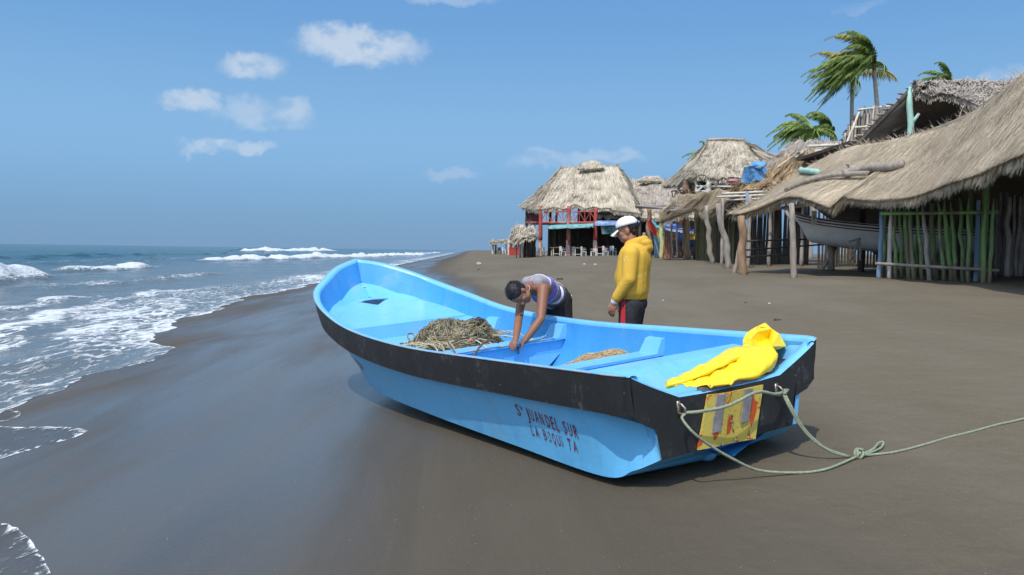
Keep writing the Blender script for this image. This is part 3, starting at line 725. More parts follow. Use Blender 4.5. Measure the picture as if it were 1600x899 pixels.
# wooden strip on top of the transom, yellow motor pad with grey bearing strips
ws = MB(); ws.box(BW(.02, .0, .512), (.05, .48, .022), Matrix(((bf.x, r2.x, u2.x), (bf.y, r2.y, u2.y), (bf.z, r2.z, u2.z))))
ws.build('transom_cap', noisy('weathered grey board', (.17, .135, .125), (.26, .22, .20), 8, .85, (1, 1, 1), .006), boat)
m, t, b = mat('chipped yellow motor pad', rough=.5, spec=.4); tcn = t.node('ShaderNodeTexCoord').outputs['Object']
n1 = t.noise(tcn, 11, 5, .6, .3); n2 = t.noise(tcn, 45, 4, .7); n3 = t.noise(tcn, 8, 5, .62, .5)
n3 = t.noise(t.mapv(tcn, (1, 1, .6), loc=(3, 2, 5)), 9, 5, .62, .5)
c = t.mix(n1, (.60, .46, .055, 1), (.52, .43, .13, 1))
c = t.mix(t.ss(n3, .545, .575), c, (.52, .085, .02, 1)); c = t.mix(t.ss(n2, .665, .70, 0, .75), c, (.20, .07, .03, 1))
c = t.mix(t.ss(t.noise(tcn, 16, 5, .7), .64, .70, 0, .6), c, (.12, .10, .06, 1))
t.l.new(c, b.inputs['Base Color']); bump(t, b, n2, .004)
MT['pad'] = m
mp = MB(); BMx = Matrix(((bf.x, r2.x, u2.x), (bf.y, r2.y, u2.y), (bf.z, r2.z, u2.z)))
PC = [(-.219, .481), (.258, .468), (.165, .135), (-.325, .160)]
NR = 8
for k in range(1):
    rows = []
    for j in range(7):
        f = j / 6; a = (PC[0][0] + (PC[3][0] - PC[0][0]) * f, PC[0][1] + (PC[3][1] - PC[0][1]) * f); c2 = (PC[1][0] + (PC[2][0] - PC[1][0]) * f, PC[1][1] + (PC[2][1] - PC[1][1]) * f)
        rows.append([BW(-.030 - .006 * math.sin(i * .9), a[0] + (c2[0] - a[0]) * i / 8, a[1] + (c2[1] - a[1]) * i / 8 - (.008 * math.sin(i / 8 * math.pi) if j == 0 else 0)) for i in range(9)])
    mp.grid(rows)
    rows2 = [[p + bf * .014 for p in r_] for r_ in rows]
    mp.grid(rows2[::-1])
    rim = rows[0] + [r_[-1] for r_ in rows[1:]] + rows[-1][::-1][1:] + [r_[0] for r_ in rows[::-1][1:-1]]
    mp.grid([rim, [p + bf * .014 for p in rim]], close=True)
pad = mp.build('motor_pad', MT['pad'], boat)
def plateq(mb, y0, z0_, y1, z1, wdt, x=-.042):
    # strip running down the pad, following its slant
    mb.add(Bw([(x, y0, z0_), (x, y0 + wdt, z0_ - .003), (x, y1 + wdt, z1), (x, y1, z1), (x + .008, y0, z0_), (x + .008, y0 + wdt, z0_ - .003), (x + .008, y1 + wdt, z1), (x + .008, y1, z1)]),
           [(3, 2, 1, 0), (0, 1, 5, 4), (1, 2, 6, 5), (2, 3, 7, 6), (3, 0, 4, 7)])
st = noisy('grey galvanised strip', (.20, .19, .20), (.30, .285, .29), 16, .6, bmp=.002, c3=(.22, .15, .12))
for (a, b_, c, d) in ((-.155, .47, -.215, .245), (.085, .465, .035, .265)):
    q = MB(); plateq(q, a, b_, c, d, .072); q.build('bearing_strip', st, pad)
bm_ = noisy('dull bolts', (.10, .09, .08), (.35, .32, .28), 40, .5, bmp=0, metal=.4)
for (y, z_) in ((-.045, .325), (-.05, .285), (-.02, .165), (-.135, .158), (.09, .16)):
    bo = MB(); bo.blob(BW(-.045, y, z_), (.009, .009, .009), 8, 6); bo.build('bolt', bm_, pad, smooth=True)
# rings
RINGS = {}
for nm, (u, v) in (('l', (1061, 638)), ('r', (1214, 610))):
    P = bray(u, v, 0, -.02); RINGS[nm] = P
    q = MB(); q.tube(Bw([(-.012, P.y, P.z + .028), (-.045, P.y - .002, P.z + .026), (-.066, P.y + .006, P.z + .004), (-.062, P.y + .008, P.z - .022), (-.042, P.y + .006, P.z - .034), (-.012, P.y, P.z - .030)]), .0065, 8)
    q.box(BW(-.015, P.y, P.z), (.008, .022, .085), BMx); q.build('eye_bolt', noisy('galvanised ring', (.42, .40, .36), (.26, .17, .11), 30, .4, bmp=0, metal=.6), boat, smooth=True)

# painted lettering, pressed on the hull side
def hull_pt(x, z_):
    """point on the port hull side at local x, z"""
    cols = []
    for i in range(n):
        C4 = [RH[i], RM[i], RM2[i], RC[i]]
        for k in range(3):
            p, q = C4[k], C4[k + 1]
            if q.z - 1e-6 <= z_ <= p.z + 1e-6 and abs(p.z - q.z) > 1e-6: cols.append(p.lerp(q, (p.z - z_) / (p.z - q.z))); break
    for a, c in zip(cols[:-1], cols[1:]):
        if a.x <= x <= c.x: return a.lerp(c, (x - a.x) / max(1e-9, c.x - a.x))
    return min(cols, key=lambda p: abs(p.x - x))
def letters(txt, x0, z0_, x1, z1, h, mtl, nm, off=.004, sup=None):
    """x0,z0_: top-left, x1,z1: top-right of the line (bow to stern)"""
    cu = bpy.data.curves.new('t', 'FONT'); cu.body = txt; cu.size = 1; cu.resolution_u = 2; cu.offset = .006
    o = bpy.data.objects.new('t', cu); COL.objects.link(o); bpy.context.view_layer.update()
    me = bpy.data.meshes.new_from_object(o.evaluated_get(bpy.context.evaluated_depsgraph_get())); bpy.data.objects.remove(o)
    bm = bmesh.new(); bm.from_mesh(me); bmesh.ops.triangulate(bm, faces=bm.faces[:])
    xs_ = [v.co.x for v in bm.verts]; ys_ = [v.co.y for v in bm.verts]; mx, Mx, My = min(xs_), max(xs_), .70
    V = []
    for v in bm.verts:
        f = (v.co.x - mx) / (Mx - mx); x = x0 + (x1 - x0) * f; zt = z0_ + (z1 - z0_) * f; z_ = zt - h * (1 - v.co.y / My)
        g = hull_pt(x, z_); V.append((x, -(g.y + off), z_))
    Fc = [tuple(v.index for v in f.verts) for f in bm.faces]; bm.free()
    mb = MB(); mb.add(Bw(V), Fc); return mb.build(nm, mtl, boat)
def paintmat(name, col, thr):
    m, t, b = mat(name, rough=.5); tcn = t.node('ShaderNodeTexCoord').outputs['Object']
    n_ = t.noise(tcn, 38, 4, .7)
    b.inputs['Base Color'].default_value = col; t.l.new(t.ss(n_, thr, thr + .08, 1, 0), b.inputs['Alpha']); return m
pr = paintmat('brown red stencil paint', (.19, .028, .03, 1), .66); prf = paintmat('flaking stencil paint', (.22, .05, .06, 1), .53)
letters('S', 1.235, .345, 1.19, .342, .088, pr, 'lettering'); letters('N', 1.172, .338, 1.150, .338, .034, pr, 'lettering')
letters('J', 1.112, .334, 1.085, .334, .088, pr, 'lettering'); letters('U', 1.065, .332, 1.030, .330, .088, pr, 'lettering'); letters('A', 1.012, .329, .972, .327, .088, pr, 'lettering'); letters('N', .955, .325, .918, .323, .088, pr, 'lettering')
letters('D', .885, .322, .848, .320, .092, pr, 'lettering'); letters('E', .830, .318, .800, .316, .092, pr, 'lettering'); letters('L', .782, .314, .750, .312, .092, pr, 'lettering')
letters('S', .700, .308, .665, .306, .088, pr, 'lettering'); letters('U', .645, .304, .610, .302, .088, pr, 'lettering'); letters('R', .590, .300, .552, .298, .090, pr, 'lettering')
letters('L', 1.110, .208, 1.082, .207, .078, pr, 'lettering'); letters('A', 1.060, .206, 1.018, .205, .078, pr, 'lettering')
for k_, ch in enumerate('BOQUI'): letters(ch, .965 - .052 * k_, .204 - .003 * k_, .965 - .052 * k_ - (.036 if ch != 'I' else .008), .203 - .003 * k_, .078, prf, 'lettering')
letters('T', .690, .192, .652, .190, .082, pr, 'lettering'); letters('A', .632, .189, .590, .187, .082, pr, 'lettering')
letters('OMOS', 4.80, .345, 4.50, .32, .085, prf, 'lettering'); letters('TOA', 4.43, .315, 4.25, .30, .09, pr, 'lettering')

# ------------------------------------------------------------------ thatch
def thatch(name, mtl, eave, ridge, nbl, blen=.8, bw=.03, parent=None, thick=.12, sag=.0, fringe=1.0, seed=1, nt=10, ns=28, rough=.05, lift=.05, down=None, rows=0, kind=None):
    """a thatched slope between an eave line and a ridge line, covered in straw blades pointing down the slope"""
    rg = np.random.default_rng(seed); mb = MB()
    E_ = [np.array(p) for p in eave]; R_ = [np.array(p) for p in ridge]
    def along(L, s_):
        s_ = np.clip(s_, 0, 1) * (len(L) - 1); i = min(int(s_), len(L) - 2); return L[i] + (L[i + 1] - L[i]) * (s_ - i)
    def P(s_, t_):
        a = along(E_, s_); b_ = along(R_, s_); p = a + (b_ - a) * t_
        return p + np.array([0, 0, -sag * 4 * t_ * (1 - t_) + rough * 2.2 * mnoise.noise((s_ * 9 + seed, t_ * 5, seed * 1.7))])
    nrm = np.cross(P(.6, .5) - P(.4, .5), P(.5, .6) - P(.5, .4)); nrm /= np.linalg.norm(nrm)
    if nrm[2] < 0: nrm = -nrm; flip = True
    else: flip = False
    top = [[P(i / ns, j / nt) for i in range(ns + 1)] for j in range(nt + 1)]
    bot = [[p - nrm * thick for p in r_] for r_ in top]
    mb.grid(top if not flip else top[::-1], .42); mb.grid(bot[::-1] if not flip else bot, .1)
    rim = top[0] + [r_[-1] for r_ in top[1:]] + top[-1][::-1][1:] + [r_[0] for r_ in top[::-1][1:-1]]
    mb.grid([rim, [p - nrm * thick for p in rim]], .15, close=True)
    T_ar = np.array([[list(p) for p in r_] for r_ in top])
    gs = np.gradient(T_ar, axis=1); gt = np.gradient(T_ar, axis=0); NL = np.cross(gs, gt); NL /= (np.linalg.norm(NL, axis=2, keepdims=True) + 1e-9); NL *= np.sign(NL[..., 2:3] + 1e-9)
    def nloc(s_, t_): return NL[int(round(min(1, max(0, t_)) * nt)), int(round(min(1, max(0, s_)) * ns))]
    Vb = []; sh = []; k = 0; nrm0 = nrm
    def blade(p, d, L, wd, shv, drop, nrm=None):
        nrm = nrm0 if nrm is None else nrm
        side = np.cross(d, nrm); side /= (np.linalg.norm(side) + 1e-9)
        q = p + d * L * .55 + nrm * rg.normal(.0, .015) ; e = p + d * L + np.array([0, 0, -drop])
        Vb.extend([p - side * wd / 2, p + side * wd / 2, q + side * wd / 2, q - side * wd / 2, e + side * wd * .18, e - side * wd * .18]); sh.extend([shv] * 6)
    for i in range(nbl):
        s_ = rg.random(); t_ = rg.random() ** .9
        if rows: t_ = (math.floor(t_ * rows) + rg.random() * .25) / rows
        p = P(s_, t_); d = P(s_, max(0, t_ - .06)) - P(s_, t_ + .02); d /= (np.linalg.norm(d) + 1e-9)
        d = d + rg.normal(0, .09, 3); 
        if down is not None: d = d + np.array(down)
        d /= np.linalg.norm(d)
        shv = float(np.clip(.5 + .25 * rg.normal() + .25 * mnoise.noise((s_ * 14, t_ * 6, seed)), 0, 1))
        slope = np.linalg.norm(P(s_, 0) - P(s_, t_)) + .05 + .10 * rg.random()
        nl = nloc(s_, t_); d = d - nl * (d @ nl) * .8
        blade(p + nl * (.02 + abs(rg.normal(0, lift * .6))), d + nl * rg.normal(.01, .02), min(blen * rg.uniform(.5, 1.15), slope), bw * rg.uniform(.5, 1.3), shv, 0, nl)
    nf = int(nbl * .16 * fringe)
    for i in range(nf):
        s_ = rg.random(); p = P(s_, rg.uniform(0, .05)); d = P(s_, 0) - P(s_, .08); d /= np.linalg.norm(d)
        d = d * .8 + np.array([0, 0, -.45]) + rg.normal(0, .12, 3); d /= np.linalg.norm(d)
        blade(p - nrm * rg.uniform(0, thick), d, blen * rg.uniform(.08, .32) * (1 + .5 * mnoise.noise((s_ * 23, 3, seed))), bw * rg.uniform(.5, 1.2), float(np.clip(.5 + .28 * rg.normal(), 0, 1)), .03)
    for i in range(int(nbl * .02)):      # ragged ridge and gable ends
        s_ = rg.choice([0., 1.]) if rg.random() < .45 else rg.random(); t_ = 1. if s_ not in (0., 1.) else rg.random()
        p = P(s_, t_); d = rg.normal(0, .5, 3) + nrm * .4 + np.array([0, 0, .2]); d /= np.linalg.norm(d)
        blade(p, d, blen * rg.uniform(.15, .38), bw * .6, float(rg.uniform(.2, .7)), 0)
    base = mb.n; nb = len(Vb) // 6
    mb.v.extend([tuple(x) for x in Vb]); mb.c.extend(sh)
    for j in range(nb):
        o = base + j * 6; mb.f.append((o, o + 1, o + 2, o + 3)); mb.f.append((o + 3, o + 2, o + 4, o + 5))
    mb.n += len(Vb)
    return mb.build(name, mtl, parent, kind=kind)
def post(parent, a, b, r=.07, mtl='log', name='post', amp=.05, n=8, taper=.8, fork=False):
    a = Vector(a); b = Vector(b); P = wob(a - Vector((0, 0, .15)), b, 8, amp)
    q = MB(); q.tube(P, [r * (1 - (1 - taper) * k / 8) * (1 + .08 * math.sin(k * 2.1 + a.x)) for k in range(9)], n)
    if fork:
        d = Vector((random.uniform(-.25, .25), random.uniform(-.1, .1), .35)); q.tube([P[6], P[6] + d * .6, P[6] + d], [r * .6, r * .5, r * .4], 6)
    return q.build(name, MT[mtl], parent, smooth=True)
def beam(parent, a, b, r=.05, mtl='log', name='beam', amp=.03):
    q = MB(); q.tube(wob(a, b, 8, amp), [r * (1 + .1 * math.sin(k * 1.7)) for k in range(9)], 7); return q.build(name, MT[mtl], parent, smooth=True)

# ---- near long low thatched shelter with the green fence
A = empty('thatched_shelter', on_ground(10, 19), 'long low thatched beach shelter with shaggy grey straw roof nearest the camera', 'shelter')
e0 = [Vector((8.2, 9.0, 4.05)), ray(1680, 203, 12.9), ray(1600, 238, 14.4), ray(1556, 260, 15.6), ray(1531, 271, 16.3), ray(1487, 283, 17.4), ray(1463, 293, 18.2), ray(1433, 304, 19.2), ray(1409, 308, 19.9), ray(1370, 311, 21), ray(1340, 310, 21.8), ray(1320, 307, 22.2), ray(1302, 323, 22.6), ray(1278, 313, 23.2), ray(1248, 304, 24.0), ray(1221, 310, 24.7), ray(1200, 321, 25.2), ray(1185, 326, 25.6), ray(1164, 334, 26.1), ray(1142, 334, 26.6)]
r0_ = [Vector((12.6, 10.5, 6.9)), Vector((12.5, 14, 6.7)), ray(1700, 48, 17.5), ray(1600, 113, 19.5), ray(1545, 160, 20.9), ray(1500, 189, 22), ray(1460, 204, 23), ray(1415, 214, 24.2), ray(1370, 224, 25.4), ray(1330, 229, 26.5), ray(1288, 246, 27.2), ray(1225, 285, 27.8)]
def byY(L, Y):
    ys_ = [p.y for p in L]; return Vector((float(np.interp(Y, ys_, [p.x for p in L])), Y, float(np.interp(Y, ys_, [p.z for p in L]))))
eA = [byY(e0, y) for y in np.linspace(9, 26.6, 45)]; rA = [byY(r0_, y) for y in np.linspace(10.5, 27.8, 45)]
thatch('thatch_roof', MT['thatch'], eA, rA, 88000, .80, .0125, A, .16, .10, 1.2, 3, 14, 60, .018, .020, down=(-.05, -.02, 0))
bA = [p + Vector((4.2, 1.2, -2.6)) for p in rA]
thatch('thatch_roof_back', MT['thatch_grey'], bA[::4], rA[::4], 3000, .9, .04, A, .12, 0, 1, 4, 6, 30)
# posts under its front edge
def top_at(u, v, D): return ray(u, v, D)
for (bu_, bv, tu, tv, r, mt_) in [(1241, 434, 1237, 318, .10, 'log'), (1147, 427, 1163, 352, .075, 'log'), (1161, 429, 1160, 338, .15, 'log_brown'), (1328, 412, 1331, 330, .11, 'log_brown'), (1320, 405, 1322, 325, .08, 'log'), (1297, 410, 1298, 322, .10, 'log_brown'), (1216, 409, 1212, 330, .05, 'darkwood'), (1229, 394, 1226, 325, .09, 'log_brown')]:
    P = gnd(bu_, bv); P.z = float(gz(P.x, P.y)); T = ray(tu, tv, P.y + .15); post(A, P, T, r, mt_, amp=.07, fork=(mt_ == 'log'))
for k, (u, v, h) in enumerate([(1512, 430, 2.7), (1690, 440, 2.9), (1452, 432, 2.0), (1373, 436, 1.75), (1534, 438, 2.55)]):
    P = gnd(u, v); P.z = float(gz(P.x, P.y)); post(A, P, P + Vector((.03, 0, h)), (.08, .09, .07, .07, .10)[k], ('greenpaint', 'log', 'log', 'bluegrey', 'greenpaint')[k], amp=.05)
for (x, y) in ((12.6, 12.5), (12.2, 17.5), (11.8, 22), (11.2, 26.5), (15.5, 15), (15, 21), (14.4, 26.5)):
    P = on_ground(x, y); zt = 6.4 - .11 * (y - 12) if x < 13 else 4.4 - .05 * (y - 12); post(A, P, (x, y, zt), .11, 'darkwood')
for i in range(3, len(eA) - 1, 4):
    beam(A, eA[i] + Vector((.12, .05, -.14)), rA[i] + Vector((-.05, 0, -.2)), .05, 'darkwood', 'rafter')
for i in range(0, 40, 8): beam(A, eA[i] + Vector((.5, .1, .05)), eA[i + 8 if i < 32 else 44] + Vector((.5, .1, .05)), .05, 'log', 'purlin')
# dark stick wall added to keep sky out of the shelter's shade
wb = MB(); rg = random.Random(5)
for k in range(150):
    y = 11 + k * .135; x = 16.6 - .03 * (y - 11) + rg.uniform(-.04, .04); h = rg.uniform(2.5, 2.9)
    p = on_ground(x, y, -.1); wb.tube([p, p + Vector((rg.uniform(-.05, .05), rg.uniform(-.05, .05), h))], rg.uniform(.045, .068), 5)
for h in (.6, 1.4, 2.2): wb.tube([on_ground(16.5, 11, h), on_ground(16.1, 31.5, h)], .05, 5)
bw_ = wb.build('added_stick_wall', MT['darkwood'], A)
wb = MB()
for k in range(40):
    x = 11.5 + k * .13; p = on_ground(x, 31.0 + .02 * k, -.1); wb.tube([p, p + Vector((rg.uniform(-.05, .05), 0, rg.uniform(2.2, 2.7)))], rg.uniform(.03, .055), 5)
wb.build('added_stick_wall', MT['darkwood'], A)  # far end, added likewise to darken the interior

# green picket fence, each picket its own part
FN = empty('picket_fence', gnd(1470, 441), 'green painted stick picket fence under the near thatched roof', 'fence')
FB = [(1375, 438), (1383, 438), (1392, 437), (1401, 437), (1411, 434), (1421, 438), (1429, 438), (1441, 438), (1453, 439), (1464, 437), (1475, 439), (1486, 439), (1495, 439), (1506, 440), (1514, 441), (1526, 442), (1535, 443), (1545, 443)]
FT = [(1383, 312), (1391, 314), (1397, 312), (1405, 314), (1412, 316), (1419, 318), (1432, 318), (1440, 318), (1452, 315), (1465, 311), (1474, 311), (1485, 313), (1499, 309), (1512, 310), (1527, 313), (1541, 313), (1553, 311)]
fl = [(1378, 436, 1386, 314), (1389, 438, 1392, 316), (1400, 437, 1397, 315), (1411, 433, 1405, 316), (1421, 438, 1412, 318), (1429, 438, 1419, 320), (1442, 438, 1432, 320), (1453, 439, 1441, 320), (1465, 437, 1453, 316), (1475, 439, 1466, 312), (1486, 439, 1475, 312), (1495, 439, 1486, 315), (1506, 440, 1500, 309), (1514, 441, 1513, 310), (1536, 443, 1541, 313), (1545, 443, 1552, 311)]
for i, (bu_, bv, tu, tv) in enumerate(fl):
    P = gnd(bu_, bv - 1); P.z = float(gz(P.x, P.y)); T = ray(tu, tv, P.y); Q = wob(P - Vector((0, 0, .1)), T, 7, .06); r = random.uniform(.050, .066)
    q = MB(); q.tube(Q, [r * 1.08, r, r, r * .95, r * .92, r * .85, r * .7, .012], 8, random.uniform(.1, .9)); q.build('picket', MT['greenpaint'] if i not in (1, 7) else MT['greypicket'], FN, smooth=True)
P = gnd(1526, 440); T = ray(1527, 313, P.y); q = MB(); q.box((P + T) / 2, (.085, .03, (T - P).length)); q.build('picket', MT['bluegrey'], FN)
for (a, b_, mt_, r) in [((1376, 334, 21.1), (1556, 332, 19.25), 'greenpaint', .045), ((1368, 412, 21.2), (1560, 423, 19.35), 'log', .04)]:
    q = MB(); q.tube(wob(ray(*a), ray(*b_), 10, .08), r, 7); q.build('rail', MT[mt_], FN, smooth=True)
for i in range(7):
    u = 1384 + i * 25 + random.uniform(-4, 4); P = gnd(u, 430 + i * .3); P.z = float(gz(P.x, P.y)); q = MB(); q.tube(wob(P, P + Vector((random.uniform(-.1, .1), 0, random.uniform(1.6, 2.0))), 6, .08), .045, 6, random.random()); q.build('back_stake', MT['greenpaint' if i % 3 else 'greypicket'], FN, smooth=True)
GN = empty('picket_fence', gnd(1600, 432), 'bare grey upright stick fence at the right edge beside the green one', 'fence')
u = 1556
k = 0
while u < 1760:
    P = gnd(u, 432 + random.uniform(-1, 2)); P.z = float(gz(P.x, P.y)); h = random.uniform(2.05, 2.3); r = random.uniform(.05, .075)
    q = MB(); q.tube(wob(P - Vector((0, 0, .05)), P + Vector((random.uniform(-.07, .07), 0, h)), 6, .07), [r, r, r * .95, r * .9, r * .9, r * .8, r * .5], 7, random.random()); q.build('picket', MT['greypicket'], GN, smooth=True)
    u += random.uniform(5.6, 7.4); k += 1
for h in (.35, 1.75):
    a = gnd(1554, 428); b_ = gnd(1750, 440); q = MB(); q.tube(wob(a + Vector((0, .1, h)), b_ + Vector((0, .1, h)), 8, .06), .04, 6); q.build('rail', MT['log'], GN, smooth=True)

# driftwood branches lying on the roof
def rlog(u, v, dz=.06):
    """point just above the near roof's surface under photo pixel (u, v)"""
    best = None
    for k in range(45):
        for j in range(0, 41):
            p = eA[k].lerp(rA[k], j / 40); x = (p.x) / p.y; d = p - Vector((0, 0, H)); q_ = ray(u, v, p.y); e = (Vector((q_.x - p.x, 0, q_.z - p.z))).length
            if best is None or e < best[0]: best = (e, ray(u, v, p.y - .12) + Vector((0, 0, dz * .3)))
    return best[1]
def roof_log(pts, r, label, mtl='log', name='driftwood_branch', extra=None):
    q = MB(); q.tube(cat_rom(pts, 5), r, 8)
    if extra: q.tube(extra, [.05, .04, .03], 6)
    o = q.build(name, MT[mtl], smooth=True); return tag(o, label, 'branch')
roof_log([rlog(1228, 298), rlog(1262, 284), rlog(1300, 275), rlog(1352, 272), rlog(1354, 272)], .07, 'thin crooked grey branch lying along the near thatched roof')
roof_log([rlog(1316, 272), rlog(1350, 265), rlog(1390, 262), rlog(1412, 257)], .11, 'thick grey driftwood limb resting on the near thatched roof', extra=[rlog(1330, 266), rlog(1326, 260), rlog(1322, 258)])
roof_log([rlog(1250, 268, .1), rlog(1266, 269, .1), rlog(1279, 271, .1)], .09, 'short pale green painted pole lying on the thatch', 'turq', 'painted_pole')

# ---- upper open hut behind, with the turquoise post
U = empty('raised_hut', on_ground(14.5, 27.5), 'raised open hut with sagging grey roof and turquoise post', 'hut')
R0 = ray(1428, 132, 27.5); R1 = ray(1600, 126, 31.5); R1b = ray(1660, 126, 33)
thatch('front_slope', MT['thatch_grey'], [ray(1427, 142, 27.2), ray(1480, 151, 26.2), ray(1545, 170, 25.0), ray(1640, 200, 24.2)], [R0, ray(1470, 125, 28.6), R1, R1b], 5000, .7, .035, U, .14, 0, .6, 11, 8, 24)
thatch('back_slope', MT['thatch_grey'], [ray(1334, 230, 27.0), ray(1420, 238, 31.5), ray(1520, 240, 36)], [R0 + Vector((0, 0, -.04)), R1, R1b], 2500, .7, .035, U, .14, 0, .8, 12, 8, 20)
for i in range(13):
    f = i / 12; a = R0.lerp(ray(1334, 230, 27.0), f); beam(U, a + Vector((-.20, -.22, .0)) + Vector((random.uniform(-.15, .05), 0, 0)), a + (ray(1520, 236, 36) - ray(1334, 230, 27.0)) * .7 + Vector((0, 0, -.12)), .04, 'log', 'batten')
beam(U, R0 + Vector((-.05, -.1, -.1)), ray(1334, 232, 26.9), .07, 'darkwood', 'rafter'); beam(U, R0 + Vector((0, -.1, -.12)), ray(1545, 176, 25), .06, 'log', 'rafter')
P = ray(1421, 222, 27.2); post(U, P - Vector((0, 0, 3)), ray(1423, 136, 27.3), .12, 'turq', amp=.08, fork=True)
beam(U, ray(1395, 205, 28), ray(1470, 165, 30), .06, 'log', 'brace'); beam(U, ray(1400, 200, 29.5), ray(1370, 228, 27.5), .05, 'log', 'brace')
for (u, D) in ((1500, 34), (1590, 36), (1545, 26), (1620, 27)):
    p = ray(u, 215, D); post(U, on_ground(p.x, p.y), Vector((p.x, p.y, 6.3 if D > 30 else 6.3)), .12, 'darkwood')
q = MB(); q.box(ray(1480, 236, 31.5), (9, 7, .12)); q.build('floor', MT['darkwood'], U)
# small stick-walled loft left of it
W = empty('stick_loft', on_ground(13, 33), 'small dilapidated loft with upright bleached stick walls between the huts', 'loft')
rg = random.Random(9)
a0, a1 = ray(1342, 172, 32), ray(1385, 165, 31); c0, c1 = ray(1338, 240, 32), ray(1375, 240, 31)
for k in range(26):
    f = k / 25; p = c0.lerp(c1, f); q_ = a0.lerp(a1, f) + Vector((0, 0, rg.uniform(-.15, .12))); q = MB(); q.tube([p + Vector((rg.uniform(-.05, .05), rg.uniform(-.05, .05), 0)), q_ + Vector((rg.uniform(-.08, .08), 0, 0))], rg.uniform(.025, .05), 5, rg.random()); q.build('wall_stick', MT[('paleWood', 'log', 'log')[k % 3]], W)
for k in range(16):
    f = k / 15; p = ray(1308, 246, 31.5).lerp(c0, f); q_ = ray(1310, 228, 31.5).lerp(a0, f ** .8) + Vector((0, 0, rg.uniform(-.2, .2))); q = MB(); q.tube([p, q_], rg.uniform(.02, .045), 5); q.build('wall_stick', MT[('log', 'paleWood', 'darkwood')[k % 3]], W)
for (a, b_) in (((1316, 228, 31.2), (1350, 224, 31.4)), ((1330, 200, 31.4), (1380, 196, 31)), ((1335, 214, 31.2), (1360, 210, 31.2)), ((1340, 172, 31.8), (1392, 166, 31)), ((1322, 226, 31.0), (1342, 176, 31.6))): beam(W, ray(*a), ray(*b_), .045, 'paleWood', 'crosspiece')
thatch('loft_roof', MT['thatch_grey'], [ray(1312, 226, 32.5), ray(1335, 185, 32.5)], [ray(1390, 214, 36), ray(1380, 170, 36)], 500, .5, .04, W, .1, 0, 1, 31, 4, 8)

# ---- grey roof and collapsed brown roof between
D1 = empty('grey_hut', on_ground(15.5, 44), 'low hut with bare grey straw roof behind the collapsed brown one', 'hut')
thatch('thatch_roof', MT['thatch_grey'], [ray(1178, 278, 43), ray(1240, 280, 41), ray(1320, 280, 39)], [ray(1238, 221, 46), ray(1275, 221, 45), ray(1322, 222, 43)], 4500, .7, .045, D1, .12, 0, 1, 13, 8, 22)
for (u, D) in ((1190, 43), (1250, 42), (1310, 40)):
    p = ray(u, 280, D); post(D1, on_ground(p.x, p.y), p, .1, 'darkwood')
for (a, b_) in (((1262, 229, 40), (1318, 226, 39)), ((1266, 237, 39.6), (1322, 234, 38.6)), ((1268, 243, 39.2), (1324, 240, 38.4))): beam(D1, ray(*a), ray(*b_), .07, 'paleWood', 'ridge_pole')
D2 = empty('collapsed_shelter', on_ground(12.5, 33.5), 'collapsing shelter with sagging reddish brown straw roof and exposed poles', 'shelter')
thatch('straw_roof', MT['thatch_brown'], [ray(1138, 300, 36), ray(1180, 300, 34.4), ray(1215, 296, 33), ray(1262, 288, 31.5)], [ray(1200, 262, 38), ray(1238, 247, 37), ray(1275, 238, 35.5), ray(1320, 234, 34)], 6500, 1.0, .03, D2, .1, .25, .5, 14, 8, 22, .16, .09, down=(.25, .1, 0))
for (a, b_, r) in (((1128, 303, 35), (1238, 298, 33), .05), ((1120, 308, 34), (1240, 303, 32.5), .04), ((1150, 298, 36), (1230, 292, 34), .04), ((1135, 313, 34), (1225, 309, 32), .035), ((1215, 262, 36), (1245, 240, 36), .04), ((1243, 246, 35.5), (1262, 232, 36), .05), ((1262, 231, 36), (1265, 244, 35), .06), ((1250, 262, 34), (1272, 270, 33), .04)): beam(D2, ray(*a), ray(*b_), r, 'paleWood' if r < .06 else 'log', 'pole')
for (u, v, D) in ((1168, 300, 33), (1172, 306, 32), (1205, 300, 34), (1255, 296, 33), (1130, 310, 35)):
    p = ray(u, v, D); post(D2, on_ground(p.x, p.y), p, .08, 'bluegrey' if u == 1168 else 'log')
q = MB(); rg = random.Random(4)
cl_ = empty('hanging_cloth', ray(1172, 262, 36.5), 'bundle of bright blue cloth hung on poles above the brown roof', 'cloth')
rows = [[ray(1158 + 12 * j + 3 * i * .5, 284 - 7.5 * i + 2.5 * math.sin(j * 2 + i), 36.5 + .3 * math.sin(j * 1.7 + i)) for j in range(4)] for i in range(4)]
q.grid(rows); q.grid([[p + Vector((0, .03, 0)) for p in r_] for r_ in rows][::-1]); q.build('cloth', MT['bluecloth'], cl_, smooth=True)
q = MB(); q.blob(ray(1184, 259, 36.3), (.36, .18, .16), 14, 10, .7, 4); q.build('cloth_bundle', MT['bluecloth'], cl_, smooth=True)
q = MB(); q.blob(ray(1146, 283, 36.6), (.26, .14, .08), 12, 8, .5, 4); tag(q.build('pink_cloth', MT['pinkcloth'], smooth=True), 'small pink cloth draped on the upper railing beside the blue bundle', 'cloth')

